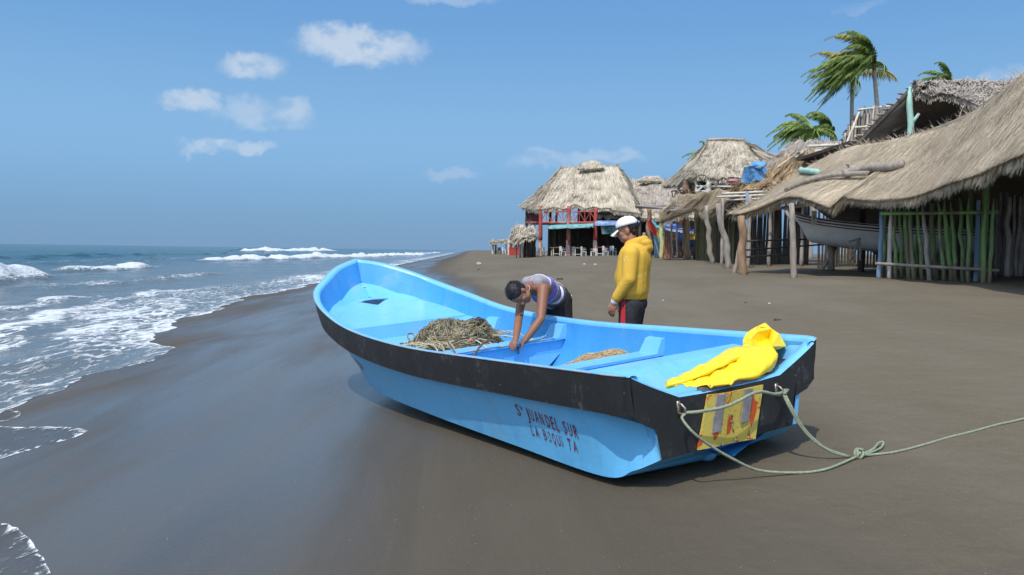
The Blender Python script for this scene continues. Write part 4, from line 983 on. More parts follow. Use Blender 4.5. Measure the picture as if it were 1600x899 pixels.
# ---- palm-leaf lean-to with leaning posts
L = empty('lean_to', on_ground(9.6, 40), 'rickety lean-to roofed with loose pale palm ribs, posts leaning', 'shelter')
thatch('palm_rib_roof', MT['thatch_ribs'], [ray(1030, 345, 49), ray(1062, 333, 46), ray(1098, 328, 42), ray(1122, 330, 38), ray(1150, 316, 36)], [ray(1060, 304, 50), ray(1085, 302, 47), ray(1115, 300, 43), ray(1150, 299, 40), ray(1178, 302, 38)], 6000, 1.7, .026, L, .1, .1, .6, 15, 8, 20, .12, .06, down=(-.45, 0, .12))
for (bu_, bv, tu, tv, r, mt_) in [(1073, 406, 1072, 316, .24, 'log_brown'), (1113, 413, 1102, 322, .13, 'log'), (1137, 420, 1126, 318, .13, 'log'), (1088, 396, 1083, 318, .09, 'log'), (1062, 402, 1064, 318, .12, 'redpaint')]:
    P = gnd(bu_, bv); P.z = float(gz(P.x, P.y)); post(L, P, ray(tu, tv, P.y), r, mt_, amp=.16, n=10)
beam(L, ray(1130, 330, 37), ray(1168, 300, 35), .13, 'darkwood', 'rafter'); beam(L, ray(1040, 330, 49), ray(1160, 322, 37), .08, 'log', 'purlin')
q = MB()
for k in range(24):
    p = ray(1088 + k * 2.5, 396, 48 - k * .4); p = on_ground(p.x, p.y, -.1); q.tube([p, p + Vector((0, 0, 2.7))], .05, 5, random.random())
tag(q.build('reed_wall', noisy('old dark cane', (.10, .10, .04), (.16, .14, .06), 6, .8, bmp=.01, shade=.4)), 'upright greenish cane wall in the shade behind the leaning posts', 'wall')
q = MB()
for k in range(60):
    p = ray(1120 + k * 2.4, 393, 41 - k * .12); p = on_ground(p.x, p.y, -.1); q.tube([p, p + Vector((random.uniform(-.1, .1), 0, random.uniform(2.4, 2.8)))], random.uniform(.04, .07), 5, random.random())
tag(q.build('added_stick_wall', MT['darkwood']), 'added dark stick wall closing off the shade beyond the leaning posts', 'wall')

# ---- white boat stored under the near shelter
def small_hull(name, label, axis_pts, beam, depth, mtl, stripes, cat='boat', up=Vector((0, 0, 1))):
    """open boat hull from bow (first point) to stern along the sheer centre line"""
    root = empty(name, Vector(axis_pts[-1]) - Vector((0, 0, depth)), label, cat)
    C = cat_rom(axis_pts, 6); m_ = len(C); rows = []
    for i, c in enumerate(C):
        f = i / (m_ - 1); t_ = (C[min(i + 1, m_ - 1)] - C[max(i - 1, 0)]).normalized(); sd = t_.cross(up).normalized()
        w_ = beam / 2 * min(1, (f * 2.6 + .02)) ** .7; dp = depth * min(1, .45 + f * 3.2)
        prof = [(-1, 0), (-.97, -.16), (-.93, -.32), (-.85, -.62), (-.62, -.88), (0, -1.0), (.62, -.88), (.85, -.62), (.93, -.32), (.97, -.16), (1, 0)]
        rows.append([c + sd * (a * w_) + up * (b * dp) + t_ * (.95 * (-b) * max(0, 1 - f * 3.2)) for a, b in prof])
    q = MB(); q.grid(rows); hull_ = q.build('hull', mtl, root, smooth=True)
    sol = hull_.modifiers.new('s', 'SOLIDIFY'); sol.thickness = .04
    for (zz, wd, mt_) in stripes:
        for sgn in (-1, 1):
            q = MB(); R_ = [[], []]
            for i, c in enumerate(C):
                f = i / (m_ - 1); t_ = (C[min(i + 1, m_ - 1)] - C[max(i - 1, 0)]).normalized(); sd = t_.cross(up).normalized()
                w_ = beam / 2 * min(1, (f * 2.6 + .02)) ** .7; dp = depth * min(1, .45 + f * 3.2)
                for r_, z_ in zip(R_, (zz, zz + wd)):
                    a = np.interp(z_, [-1, -.88, -.62, -.32, -.16, 0], [0, .62, .85, .93, .97, 1]); r_.append(c + sd * (sgn * (a * w_ + .06)) + up * (z_ * dp) + t_ * (.95 * (-z_) * max(0, 1 - f * 3.2)))
            q.grid(R_); q.grid([[p for p in r_] for r_ in R_][::-1]); q.build('stripe', mt_, root, smooth=True)
    return root
wbt = small_hull('stored_boat', 'white open boat with dark red stripes stored in the shade under the near thatched roof', [ray(1224, 326, 27.6), ray(1262, 337, 27.2), ray(1320, 347, 26.6), ray(1400, 354, 26.0), ray(1540, 358, 25.2)], 1.7, .80, MT['hullwhite'],
                 [(-.08, .05, MT['maroon']), (-.19, .05, MT['maroon']), (-.29, .04, MT['maroon'])])
q = MB(); P = ray(1272, 341, 25.95); q.box(P, (.16, .02, .45)); tag(q.build('hanging_sign', MT['whitepaint']), 'small upright white board with green marks on the stored white boat', 'board')
bs = [o for o in bpy.data.objects if o.name == 'hanging_sign'][0]
q = MB(); q.box(P + Vector((0, -.014, .02)), (.05, .008, .14)); q.build('green_mark', MT['greenpaint'], bs)
for (u, D) in ((1300, 27), (1390, 26), (1480, 25.5)):
    p = ray(u, 380, D); g = on_ground(p.x, p.y); q = MB(); q.tube([g, g + Vector((0, .1, .85))], .12, 8); q.tube([g + Vector((-.3, 0, 0)), g + Vector((.25, .1, .9))], .05, 6); tag(q.build('boat_chock', MT['log'], smooth=True), 'wooden prop under the stored white boat, %s of the three' % {1300: 'nearest its bow', 1390: 'middle one', 1480: 'nearest its stern'}[u], 'prop')
# crude bench and sticks in the shade
bn = empty('stick_bench', gnd(1190, 418), 'low bench frame knocked together from sticks in the shade', 'bench')
for (a, b_) in (((1165, 377, 28), (1260, 374, 28)), ((1165, 391, 28), (1290, 382, 28)), ((1165, 402, 28), (1230, 398, 27))): beam(bn, ray(*a), ray(*b_), .03, 'darkwood', 'slat')
for u in (1168, 1186, 1200, 1215, 1228, 1252): P = gnd(u, 414); P.z = float(gz(P.x, P.y)); q = MB(); q.tube(wob(P, P + Vector((random.uniform(-.2, .2), 0, 1.0)), 4, .06), .035, 6); q.build('leg', MT['darkwood'], bn, smooth=True)
sh_ = empty('sawhorse', gnd(1332, 411), 'small rough sawhorse of pale sticks beside a shelter post', 'sawhorse')
for (a, b_) in (((1325, 376), (1337, 410)), ((1343, 373), (1329, 408)), ((1343, 374), (1345, 408)), ((1326, 378), (1345, 373))): beam(sh_, ray(*a, 24.2), ray(*b_, 24.2), .03, 'log', 'leg' if b_[1] > 380 else 'rail')
q = MB(); q.blob(gnd(1146, 413) + Vector((3.5, 8, .6)), (.35, .35, .5), 12, 8, .2, 3); 
# ---- painted skiff behind the pergola
small_hull('painted_skiff', 'blue skiff with a white stripe lying tilted beyond the yellow pergola post', [ray(1030, 342, 55), ray(1048, 349, 55), ray(1070, 357, 54), ray(1090, 364, 54), ray(1125, 374, 53)], 2.0, 1.0, MT['skiff_blue'], [(-.30, .16, MT['whitepaint'])])
small_hull('teal_skiff', 'teal bow of a small boat propped beside the curved orange post', [ray(1013, 343, 57), ray(1024, 350, 57), ray(1036, 357, 57), ray(1060, 366, 58)], 1.5, 1.3, MT['skiff_teal'], [(-.18, .05, MT['darkwood'])])
q = MB(); q.add([ray(1011, 346, 54.5), ray(1016, 343, 54.5), ray(1026, 357, 54.5), ray(1033, 372, 54.5), ray(1024, 370, 54.5), ray(1014, 358, 54.5)], [(0, 1, 2, 3, 4, 5)]); q.add([ray(1011, 346, 54.6), ray(1016, 343, 54.6), ray(1026, 357, 54.6), ray(1033, 372, 54.6), ray(1024, 370, 54.6), ray(1014, 358, 54.6)], [(5, 4, 3, 2, 1, 0)])
rb_ = tag(q.build('painted_board', MT['redflat']), 'red board with a yellow tip leaning by the curved orange post', 'board')
q = MB(); q.add([ray(1024, 370, 54.45), ray(1027, 362, 54.45), ray(1033, 372, 54.45)], [(0, 2, 1)]); q.build('tip', MT['yelflat'], rb_)
q = MB(); p = ray(1029, 388, 56); q.box(on_ground(p.x, p.y, .85), (.55, .3, 1.7)); tag(q.build('blue_barrel_stand', MT['bluegrey']), 'tall dark blue painted block behind the yellow post', 'block')
q = MB(); p = ray(1038, 365, 55.5); q.box(p, (.7, .1, 1.4)); tag(q.build('teal_cupboard', MT['skiff_teal']), 'teal painted cupboard side behind the yellow post', 'cupboard')
for (u, lab) in ((1052, 'orange box top behind the rusty mesh rack'), (1079, 'orange crate beyond the thick brown post')):
    q = MB(); p = ray(u, 371, 51 if u == 1052 else 50); q.box(p, (.45, .3, .28)); q.box(p + Vector((0, -.02, .15)), (.5, .34, .03)); tag(q.build('orange_crate', MT['yelflat']), lab, 'crate')

# ---- pergola with curved and painted posts
PG = empty('pergola', gnd(1025, 403), 'bare pole pergola with a curved orange post and a yellow green post', 'pergola')
for (bu_, bv, tu, tv, r, mt_, am) in [(1017, 403, 1012, 322, .20, 'log_brown', .5), (1034, 405, 1033, 328, .15, 'bamboo', .1), (1007, 395, 1003, 325, .22, 'bluegrey', .1)]:
    P = gnd(bu_, bv); P.z = float(gz(P.x, P.y)); post(PG, P, ray(tu, tv, P.y), r, mt_, amp=am, n=10)
for (a, b_) in (((994, 324, 58), (1062, 326, 47)), ((994, 322, 57), (1040, 326, 50)), ((1010, 323, 56), (1066, 321, 47)), ((1034, 328, 51), (1066, 316, 48))): beam(PG, ray(*a), ray(*b_), .08, 'log', 'beam')
# rusty mesh rack and two thin poles
RK = empty('mesh_rack', gnd(1052, 405), 'rusty open mesh rack standing on the sand between thin poles', 'rack')
gP = gnd(1046, 406); D = gP.y
for u in (1039, 1041.5, 1044, 1046.5): q = MB(); q.tube([ray(u, 362, D), ray(u + .5, 405, D - .5)], .05, 5); q.build('upright', MT['rust'], RK)
for u in (1049, 1053, 1058, 1062): q = MB(); q.tube([ray(u, 363, D), ray(u, 404, D)], .035, 5); q.build('upright', MT['rust'], RK)
for v in (363, 370, 377, 384, 391, 398, 403): q = MB(); q.tube([ray(1038, v, D), ray(1062, v + .5, D)], .03, 5); q.build('rung', MT['rust'], RK)
for (u, v0, v1, D2, lab) in ((1050, 302, 404, 49, 'tall thin crooked pole left of the pair by the mesh rack'), (1058.5, 305, 404, 48, 'tall straight pale pole right of the pair by the mesh rack')):
    q = MB(); q.tube(wob(ray(u, v1, D2), ray(u - 1.5, v0, D2), 8, .06), .055, 6); tag(q.build('thin_pole', MT['log'], smooth=True), lab, 'pole')

# ---- two-storey huts
def hut_roof(root, faces, mtl, nb, blen, bw, seed, fr=1.2):
    for k, (e, r, w_) in enumerate(faces):
        thatch('thatch_roof' if k < 2 else 'thatch_layer', mtl, e, r, int(nb * w_), blen, bw, root, .25, .12, fr, seed + k, 10, 24, .10, .03)
H3 = empty('balcony_hut', on_ground(11.5, 54), 'two storey hut with tall pale hipped thatch and white balcony railing', 'hut')
ra, rb2 = ray(1109, 221, 55), ray(1160, 221, 53.5)
hut_roof(H3, [([ray(1086, 270, 50), ray(1115, 279, 49.3), ray(1150, 278, 48.6), ray(1215, 276, 47.5)], [ra, rb2], 1.), ([ray(1034, 291, 59), ray(1052, 291, 55), ray(1086, 276, 50)], [ra + Vector((0, .3, 0)), ra], .6),
              ([ray(1215, 276, 47.5), ray(1240, 262, 52), ray(1260, 255, 58)], [rb2, rb2 + Vector((0, .3, 0))], .4)], MT['thatch_pale'], 9000, .95, .035, 40)
q = MB(); q.tube([ra + Vector((-.1, 0, .1)), ra.lerp(rb2, .5) + Vector((0, 0, .14)), rb2 + Vector((.1, 0, .08))], .10, 8); q.build('ridge_cap', MT['thatch_grey'], H3)
def ppt(u, v, D): return ray(u, v, D)
for (u, vt, D, r, mt_) in ((1089, 268, 50.3, .11, 'paleWood'), (1107, 276, 49.6, .18, 'paleWood'), (1138, 276, 48.9, .06, 'log'), (1060, 286, 55, .12, 'log'), (1074, 283, 52, .32, 'log_brown'), (1175, 275, 48.5, .12, 'log'), (1210, 275, 47.8, .12, 'log')):
    b_ = ppt(u, 300, D); post(H3, b_, ppt(u, vt, D), r, mt_, amp=.10)
for (u, D) in ((1089, 50.3), (1107, 49.6), (1175, 48.5), (1066, 54), (1210, 47.8), (1120, 60), (1180, 58)):
    b_ = ppt(u, 300, D); post(H3, on_ground(b_.x, b_.y), b_, .16, 'darkwood')
q = MB(); c = [ppt(1062, 302, 56), ppt(1087, 302, 50.4), ppt(1215, 302, 47.6), ppt(1250, 302, 56), ppt(1090, 302, 66)]; q.add(c + [p + Vector((0, 0, -.15)) for p in c], [(0, 1, 2, 3, 4), (9, 8, 7, 6, 5)] + [(i, i + 5, (i + 1) % 5 + 5, (i + 1) % 5) for i in range(5)]); q.build('floor', MT['darkwood'], H3)
q = MB(); q.grid([[ppt(1070, 301, 60), ppt(1240, 301, 56)], [ppt(1070, 268, 60), ppt(1240, 268, 56)]]); q.grid([[ppt(1070, 301, 60.1), ppt(1240, 301, 56.1)], [ppt(1070, 268, 60.1), ppt(1240, 268, 56.1)]][::-1]); q.build('added_back_wall', MT['darkwood'], H3)  # dark sheet added so the balcony interior reads as shade
rl = empty('tmp', (0, 0, 0)); bpy.data.objects.remove(rl)
for (a, b_) in (((1088, 291), (1146, 292)), ((1088, 299), (1160, 299))): q = MB(); q.tube([ppt(a[0], a[1], 50.2), ppt(b_[0], b_[1], 48.6)], .06, 6); q.build('rail', MT['whitepaint'], H3)
for k in range(3):
    u = 1090 + 18 * k
    for (x0, y0, x1, y1) in ((u, 299, u + 7, 292), (u + 16, 299, u + 9, 292)): q = MB(); q.tube([ppt(x0, y0, 49.9), ppt(x1, y1, 49.9)], .05, 6); q.build('brace', MT['whitepaint'], H3)
for k in range(7):
    q = MB(); u = 1051 + k * 3.2; q.tube([ppt(u, 308, 54 - k * .4), ppt(u + (1.5 if k % 2 else -1.5), 299, 54 - k * .4)], .045, 5); q.build('baluster', MT['darkwood'], H3)
q = MB(); q.tube([ppt(1049, 299, 55), ppt(1074, 297, 51.5)], .05, 5); q.tube([ppt(1049, 308, 55), ppt(1074, 306, 51.5)], .05, 5); q.build('side_rail', MT['darkwood'], H3)
for (u, k) in ((1098, 'left'), (1125, 'right')):
    pl = empty('leafy_plant', ppt(u, 299, 51.5), 'bushy green plant inside the white railed balcony, %s one' % k, 'plant'); q = MB(); rg = random.Random(u)
    for j in range(150):
        c = ppt(u, 293, 51.5) + Vector((rg.gauss(0, .3), rg.gauss(0, .2), rg.gauss(0, .25))); d = Vector((rg.gauss(0, 1), rg.gauss(0, 1), rg.gauss(0, 1))).normalized(); e = d.orthogonal() * .08
        q.add([c - e, c + e, c + d * .28], [(0, 1, 2)], rg.random())
    q.build('foliage', MT['plant'], pl); q = MB(); q.tube([ppt(u, 302, 51.5), ppt(u, 294, 51.5)], .05, 6); q.build('stem', MT['log'], pl)

G3 = empty('grey_roofed_hut', on_ground(9.5, 78), 'long lower hut with weathered grey thatch between the two tall huts', 'hut')
hut_roof(G3, [([ray(960, 330, 80), ray(1000, 332, 78), ray(1030, 333, 76), ray(1090, 334, 72)], [ray(968, 280, 84), ray(1000, 280, 83), ray(1036, 280, 82), ray(1075, 283, 80)], 1.)], MT['thatch_grey'], 7000, .9, .06, 50)
thatch('ridge_cap', MT['thatch_pale'], [ray(996, 284, 81.8), ray(1034, 283, 81)], [ray(1008, 276, 82.5), ray(1030, 275, 82)], 300, .6, .05, G3, .15, 0, 1, 56, 3, 6)
thatch('eave_layer', MT['thatch_pale'], [ray(992, 342, 77), ray(1030, 342, 75), ray(1092, 340, 70)], [ray(990, 326, 79), ray(1030, 327, 77), ray(1090, 326, 72)], 1500, .8, .05, G3, .2, 0, 1.5, 55, 4, 16)
for (u, D) in ((985, 79), (1020, 78), (1055, 76), (1085, 74)):
    p = ray(u, 330, D); post(G3, on_ground(p.x, p.y), p, .16, 'darkwood')
q = MB(); q.grid([[on_ground(8.5, 84), on_ground(22, 80)], [Vector((8.5, 84, 5.4)), Vector((22, 80, 5.4))]]); q.grid([[Vector((8.5, 84.1, 5.4)), Vector((22, 80.1, 5.4))], [on_ground(8.5, 84.1), on_ground(22, 80.1)]]); q.build('added_back_wall', MT['darkwood'], G3)  # added dark sheet, closes off sky under the roof
for k in range(5): q = MB(); p = on_ground(9.6 + k * .9, 66, 0); q.tube(wob(p, p + Vector((0, 0, 1.9)), 5, .15), .12, 6); tag(q.build('fence_post', MT['log'], smooth=True), ['first', 'second', 'third', 'fourth', 'fifth'][k] + ' grey stake from the left in the row behind the pergola', 'stake')
for (v, D) in ((379, 64), (386, 62), (392, 60)): q = MB(); q.tube([ray(990, v, D), ray(1012, v + 1, D - 2)], .14, 7); tag(q.build('grey_log', MT['log'], smooth=True), {379: 'upper', 386: 'middle', 392: 'lower'}[v] + ' of the grey logs stacked behind the standing man', 'log')

DH = 80.0
H1 = empty('beach_bar_hut', on_ground(7, DH), 'large two storey beach bar with shaggy thatch and red balcony railings', 'hut')
r0, r1 = ray(878, 263, DH + 3), ray(965, 260, DH + 1)
hut_roof(H1, [([ray(838, 328, DH - 2), ray(870, 325, DH - 2.5), ray(900, 322, DH - 3), ray(930, 324, DH - 3.3), ray(960, 328, DH - 3.6), ray(1000, 334, DH - 4)], [r0, r0.lerp(r1, .33) + Vector((0, 0, .1)), r0.lerp(r1, .66) + Vector((0, 0, .1)), r1], 1.),
              ([ray(812, 322, DH + 8), ray(824, 326, DH + 3), ray(838, 328, DH - 2)], [r0 + Vector((0, .4, 0)), r0], .45), ([ray(1000, 334, DH - 4), ray(1012, 325, DH + 2), ray(1022, 315, DH + 8)], [r1, r1 + Vector((0, .4, 0))], .35),
              ([ray(931, 335, DH - 2.5), ray(965, 336, DH - 2.8), ray(1003, 338, DH - 3)], [ray(930, 322, DH - 1.2), ray(965, 323, DH - 1.5), ray(1000, 324, DH - 1.8)], .25)], MT['thatch_pale'], 14000, 1.1, .055, 60, 1.6)
thatch('ridge_cap', MT['thatch_pale'], [ray(902, 264, DH + 1), ray(924, 264, DH + .8), ray(944, 263, DH + .6)], [ray(908, 255, DH + 2), ray(926, 251, DH + 2), ray(939, 254, DH + 2)], 400, .6, .05, H1, .15, 0, 1, 66, 3, 6)
D0 = DH - 2.0
def up_(u, v, d=0): return ray(u, v, D0 + d - .028 * (u - 845) + (max(0, 845 - u) * .28))
posts = [(845, 322, 398, .20), (889, 322, 392, .22), (931, 325, 391, .20)]
for (u, vt, vb, r) in posts:
    P = gnd(u, 398) if u == 845 else on_ground(up_(u, 380).x, up_(u, 380).y)
    T = up_(u, vt); P = on_ground(T.x, T.y); M_ = P.lerp(T, .33)
    post(H1, P, M_, r * 1.15, 'redwhite', amp=.04); post(H1, M_ + Vector((0, 0, .12)), T, r, 'redpaint', amp=.03)
for (u, d) in ((823, 0), (830, 0), (860, 6), (905, 6), (835, 6), (870, 8), (925, 7), (950, 6), (980, 5), (1000, 3)):
    T = up_(u, 325, d); post(H1, on_ground(T.x, T.y), T, .16, 'darkwood' if d else 'darkwood')
for v, r in ((348, .11), (331, .06)):
    for (a, b_) in ((823, 845), (845, 931)): q = MB(); q.tube([up_(a, v), up_(b_, v)], r, 6); q.build('rail', MT['redpaint'], H1)
us = np.linspace(845, 931, 11)
for k in range(10):
    a, b_ = us[k], us[k + 1]
    q = MB(); q.tube([up_(a, 347.5), up_(a, 331)], .04, 5); q.build('baluster', MT['redpaint'], H1)
    q = MB(); q.tube([up_(a, 331) if k % 2 else up_(a, 347), up_(b_, 347) if k % 2 else up_(b_, 331)], .036, 5); q.build('brace', MT['redpaint'], H1)
for u in np.linspace(823, 843, 8): q = MB(); q.box(up_(u, 340), (.22, .05, .95)); q.build('baluster', MT['maroon'], H1)
q = MB(); c = [up_(823, 349), up_(845, 349), up_(1000, 347, 3), up_(1005, 349, 10), up_(850, 349, 10)]; q.add(c + [p + Vector((0, 0, -.16)) for p in c], [(0, 1, 2, 3, 4), (9, 8, 7, 6, 5)] + [(i, i + 5, (i + 1) % 5 + 5, (i + 1) % 5) for i in range(5)]); q.build('floor', MT['darkwood'], H1)
for (ua, ub, va, vb) in ((856, 1005, 396, 352), (905, 1005, 349, 322)):
    a, b_ = up_(ua, 380, 9), up_(ub, 380, 9); za = float(gz(a.x, a.y)) - .1 if va > 350 else up_(900, 349).z; zb = up_(900, vb).z
    q = MB(); q.grid([[Vector((a.x, a.y, za)), Vector((b_.x, b_.y, za))], [Vector((a.x, a.y, zb)), Vector((b_.x, b_.y, zb))]]); q.grid([[Vector((a.x, a.y + .1, zb)), Vector((b_.x, b_.y + .1, zb))], [Vector((a.x, a.y + .1, za)), Vector((b_.x, b_.y + .1, za))]]); q.build('added_back_wall', MT['darkwood'], H1)  # dark sheets added where the bar interior is only shade
# awnings
def awning(nm, label, mtl, top, bot, hang, fr=None):
    rows = []; n_ = 14
    for (L_, dz, w_) in ((top, 0, 0), (bot, 0, .06), (bot, -hang, .12)):
        rows.append([Vector(L_[0]).lerp(Vector(L_[1]), k / n_) + Vector((0, -w_ * math.sin(k * 1.9) * .6, dz * (.5 + .2 * mnoise.noise((k * .8, dz, 3))))) for k in range(n_ + 1)])
    q = MB(); q.grid(rows); q.grid([[p + Vector((0, .03, -.02)) for p in r_] for r_ in rows][::-1]); return tag(q.build(nm, mtl, smooth=True), label, 'awning')
awning('awning', 'teal tarpaulin awning hung below the red balcony', MT['teal_tarp'], (up_(862, 351, 1), up_(929, 348, 1)), (up_(857, 354, -2.0), up_(927, 351, -1.6)), .5)
awning('awning', 'blue tarpaulin awning right of the teal one on the beach bar', MT['blue_tarp'], (up_(931, 345, 0), up_(1000, 345, 0)), (up_(929, 350, -1.5), up_(998, 349, -1.5)), .35)
q = MB(); q.grid([[up_(941, 366, -.6) + Vector((.1 * math.sin(k), .1 * math.cos(k * 2), 0)) + Vector((k * .22, 0, 0)) for k in range(12)], [up_(938, 352, -.6) + Vector((k * .24, 0, 0)) for k in range(12)]]); tag(q.build('printed_banner', noisy('printed blue banner', (.04, .16, .36), (.10, .34, .25), 2.2, .6, bmp=.01, c3=(.55, .62, .68))), 'blue and green patterned cloth banner hanging under the blue awning', 'banner')

# chairs and tables of the beach bar
def chair(name, loc, rz, mtl, label, h=1.0):
    r_ = empty(name, loc, label, 'chair', 'chairs of the beach bar', 0.); rot = Matrix.Rotation(rz, 3, 'Z')
    L = lambda x, y, z_: Vector(loc) + rot @ Vector((x, y, z_)) * h
    q = MB(); q.box(L(0, 0, .43), (.46 * h, .44 * h, .04 * h), rot); q.build('seat', mtl, r_)
    q = MB(); q.box(L(0, .22, .68), (.46 * h, .04 * h, .40 * h), rot); q.build('backrest', mtl, r_)
    for (x, y) in ((-.2, -.19), (.2, -.19), (-.2, .2), (.2, .2)): q = MB(); q.beam(L(x, y, 0), L(x * .95, y, .42 if y < 0 else .88), .05 * h, shade=.5); q.build('leg', mtl, r_)
    for x in (-.22, .22): q = MB(); q.box(L(x, 0, .62), (.04 * h, .40 * h, .03 * h), rot); q.build('armrest', mtl, r_)
    return r_
def table(loc, rz, mt_top, mt_leg, label, w_=1.1):
    r_ = empty('bar_table', loc, label, 'table', 'tables of the beach bar'); rot = Matrix.Rotation(rz, 3, 'Z'); L = lambda x, y, z_: Vector(loc) + rot @ Vector((x, y, z_))
    q = MB(); q.box(L(0, 0, .76), (w_, .9, .07), rot); q.build('table_top', mt_top, r_)
    for (x, y) in ((-.42, -.35), (.42, -.35), (-.42, .35), (.42, .35)): q = MB(); q.beam(L(x, y, 0), L(x, y, .73), .08); q.build('leg', mt_leg, r_)
    for y in (-.35, .35): q = MB(); q.beam(L(-.42, y, .18), L(.42, y, .18), .06); q.build('stretcher', mt_leg, r_)
    return r_
def bg(u, d): p = up_(u, 385, d); return on_ground(p.x, p.y)
for (u, d, rz, lab) in ((879, -1, 1.9, 'white plastic chair pulled up to the leftmost bar table'), (912, -.6, 1.7, 'white plastic chair right of the middle bar table'), (927, -.6, -1.5, 'white chair just left of the red table'), (946, -.4, 1.8, 'white plastic chair on the right side of the red table'), (849, 1, .3, 'white chair behind the leftmost bar post'), (958, 1.5, .5, 'pale chair in the shade right of the red table'), (982, .5, 2.6, 'white chair low beside the standing man'), (893, 1.5, -1, 'grey white chair behind the middle bar post')):
    chair('plastic_chair', bg(u, d), rz, MT['plastic'], lab)
for (u, d, a, b_, lab) in ((870, -.6, 'log_brown', 'paleWood', 'wooden table under the teal awning at the left'), (904, -.2, 'log', 'paleWood', 'wooden table beneath the right end of the teal awning'), (938, 0, 'redpaint', 'whitepaint', 'red topped table right of the red and white post')):
    table(bg(u, d), .2, MT[a], MT[b_], lab)

# ---- small palm-leaf parasol shelter left of the bar and far shelters
PS_ = empty('palm_parasol', gnd(822, 399), 'small ragged palm leaf parasol shelter left of the beach bar', 'shelter')
Dp = 76
thatch('leaf_roof', MT['thatch_pale'], [ray(797, 372, Dp + 0), ray(806, 375, Dp - 2.5), ray(815, 376, Dp - 3.5), ray(830, 373, Dp - 3.5), ray(840, 367, Dp-2)], [ray(804, 352, Dp + 2), ray(812, 352, Dp + 1), ray(820, 355, Dp + .5), ray(828, 356, Dp), ray(834, 354, Dp)], 2600, 1.3, .05, PS_, .12, 0, 1.3, 71, 6, 12, .12, .08)
for (u, vb, r, mt_) in ((806, 399, .11, 'log'), (813, 396, .1, 'redwhite'), (816, 397, .1, 'paleWood'), (820, 399, .16, 'darkwood'), (827, 399, .2, 'darkwood'), (834, 398, .22, 'darkwood')):
    p = ray(u, 380, Dp + random.uniform(-.5, 1)); post(PS_, on_ground(p.x, p.y), p + Vector((0, 0, 1.0)), r, mt_)
for i, (u0, u1, vt, D, lab, ctr) in enumerate(((764, 800, 377, 150, 'farthest low shelter with a straw roof, its poles against the sky', 'shelter'), (793, 812, 374, 110, 'small brown pyramid roofed shelter behind the ragged parasol', 'shelter'))):
    r_ = empty('far_shelter', on_ground(ray((u0 + u1) / 2, 390, D).x, D), lab, ctr)
    if i == 0: thatch('straw_roof', MT['thatch_pale'], [ray(u0, vt + 3, D), ray(u1, vt - 1, D - 8)], [ray(u0 + 3, vt - 1, D + 5), ray(u1, vt - 4, D - 3)], 500, 1.2, .12, r_, .3, 0, 2, 81, 4, 8)
    else: thatch('straw_roof', MT['thatch_grey'], [ray(u0, vt + 6, D), ray(u1, vt + 6, D)], [ray(u0 + 8, vt - 6, D + 3), ray(u0 + 11, vt - 6, D + 3)], 500, 1.2, .12, r_, .3, 0, 1, 82, 4, 8)
    for f in ((.18, .3, .75, .95) if i == 0 else (.1, .3, .5, .7, .9)):
        p = ray(u0 + (u1 - u0) * f, 380, D); post(r_, on_ground(p.x, p.y), Vector((p.x, p.y, ray(800, vt + 2, D).z)), .24 if f == .18 else .16, ('darkwood', 'paleWood', 'log')[int(f * 10) % 3])
q = MB(); p = ray(804, 391, 105); q.box(on_ground(p.x, p.y, .5), (1.4, .5, .9)); q.box(on_ground(p.x, p.y, 1.0), (1.5, .6, .08)); tag(q.build('red_counter', MT['redflat']), 'small red counter in the shade of the far brown shelter', 'counter')
for i, u in enumerate((781, 788)):
    p = ray(u, 388, 140); chair('plastic_chair', on_ground(p.x, p.y), .4 + i, MT['plastic'] if i else MT['darkwood'], ('dark', 'pale')[i] + ' seat under the farthest shelter, tiny in the distance', 1.3)

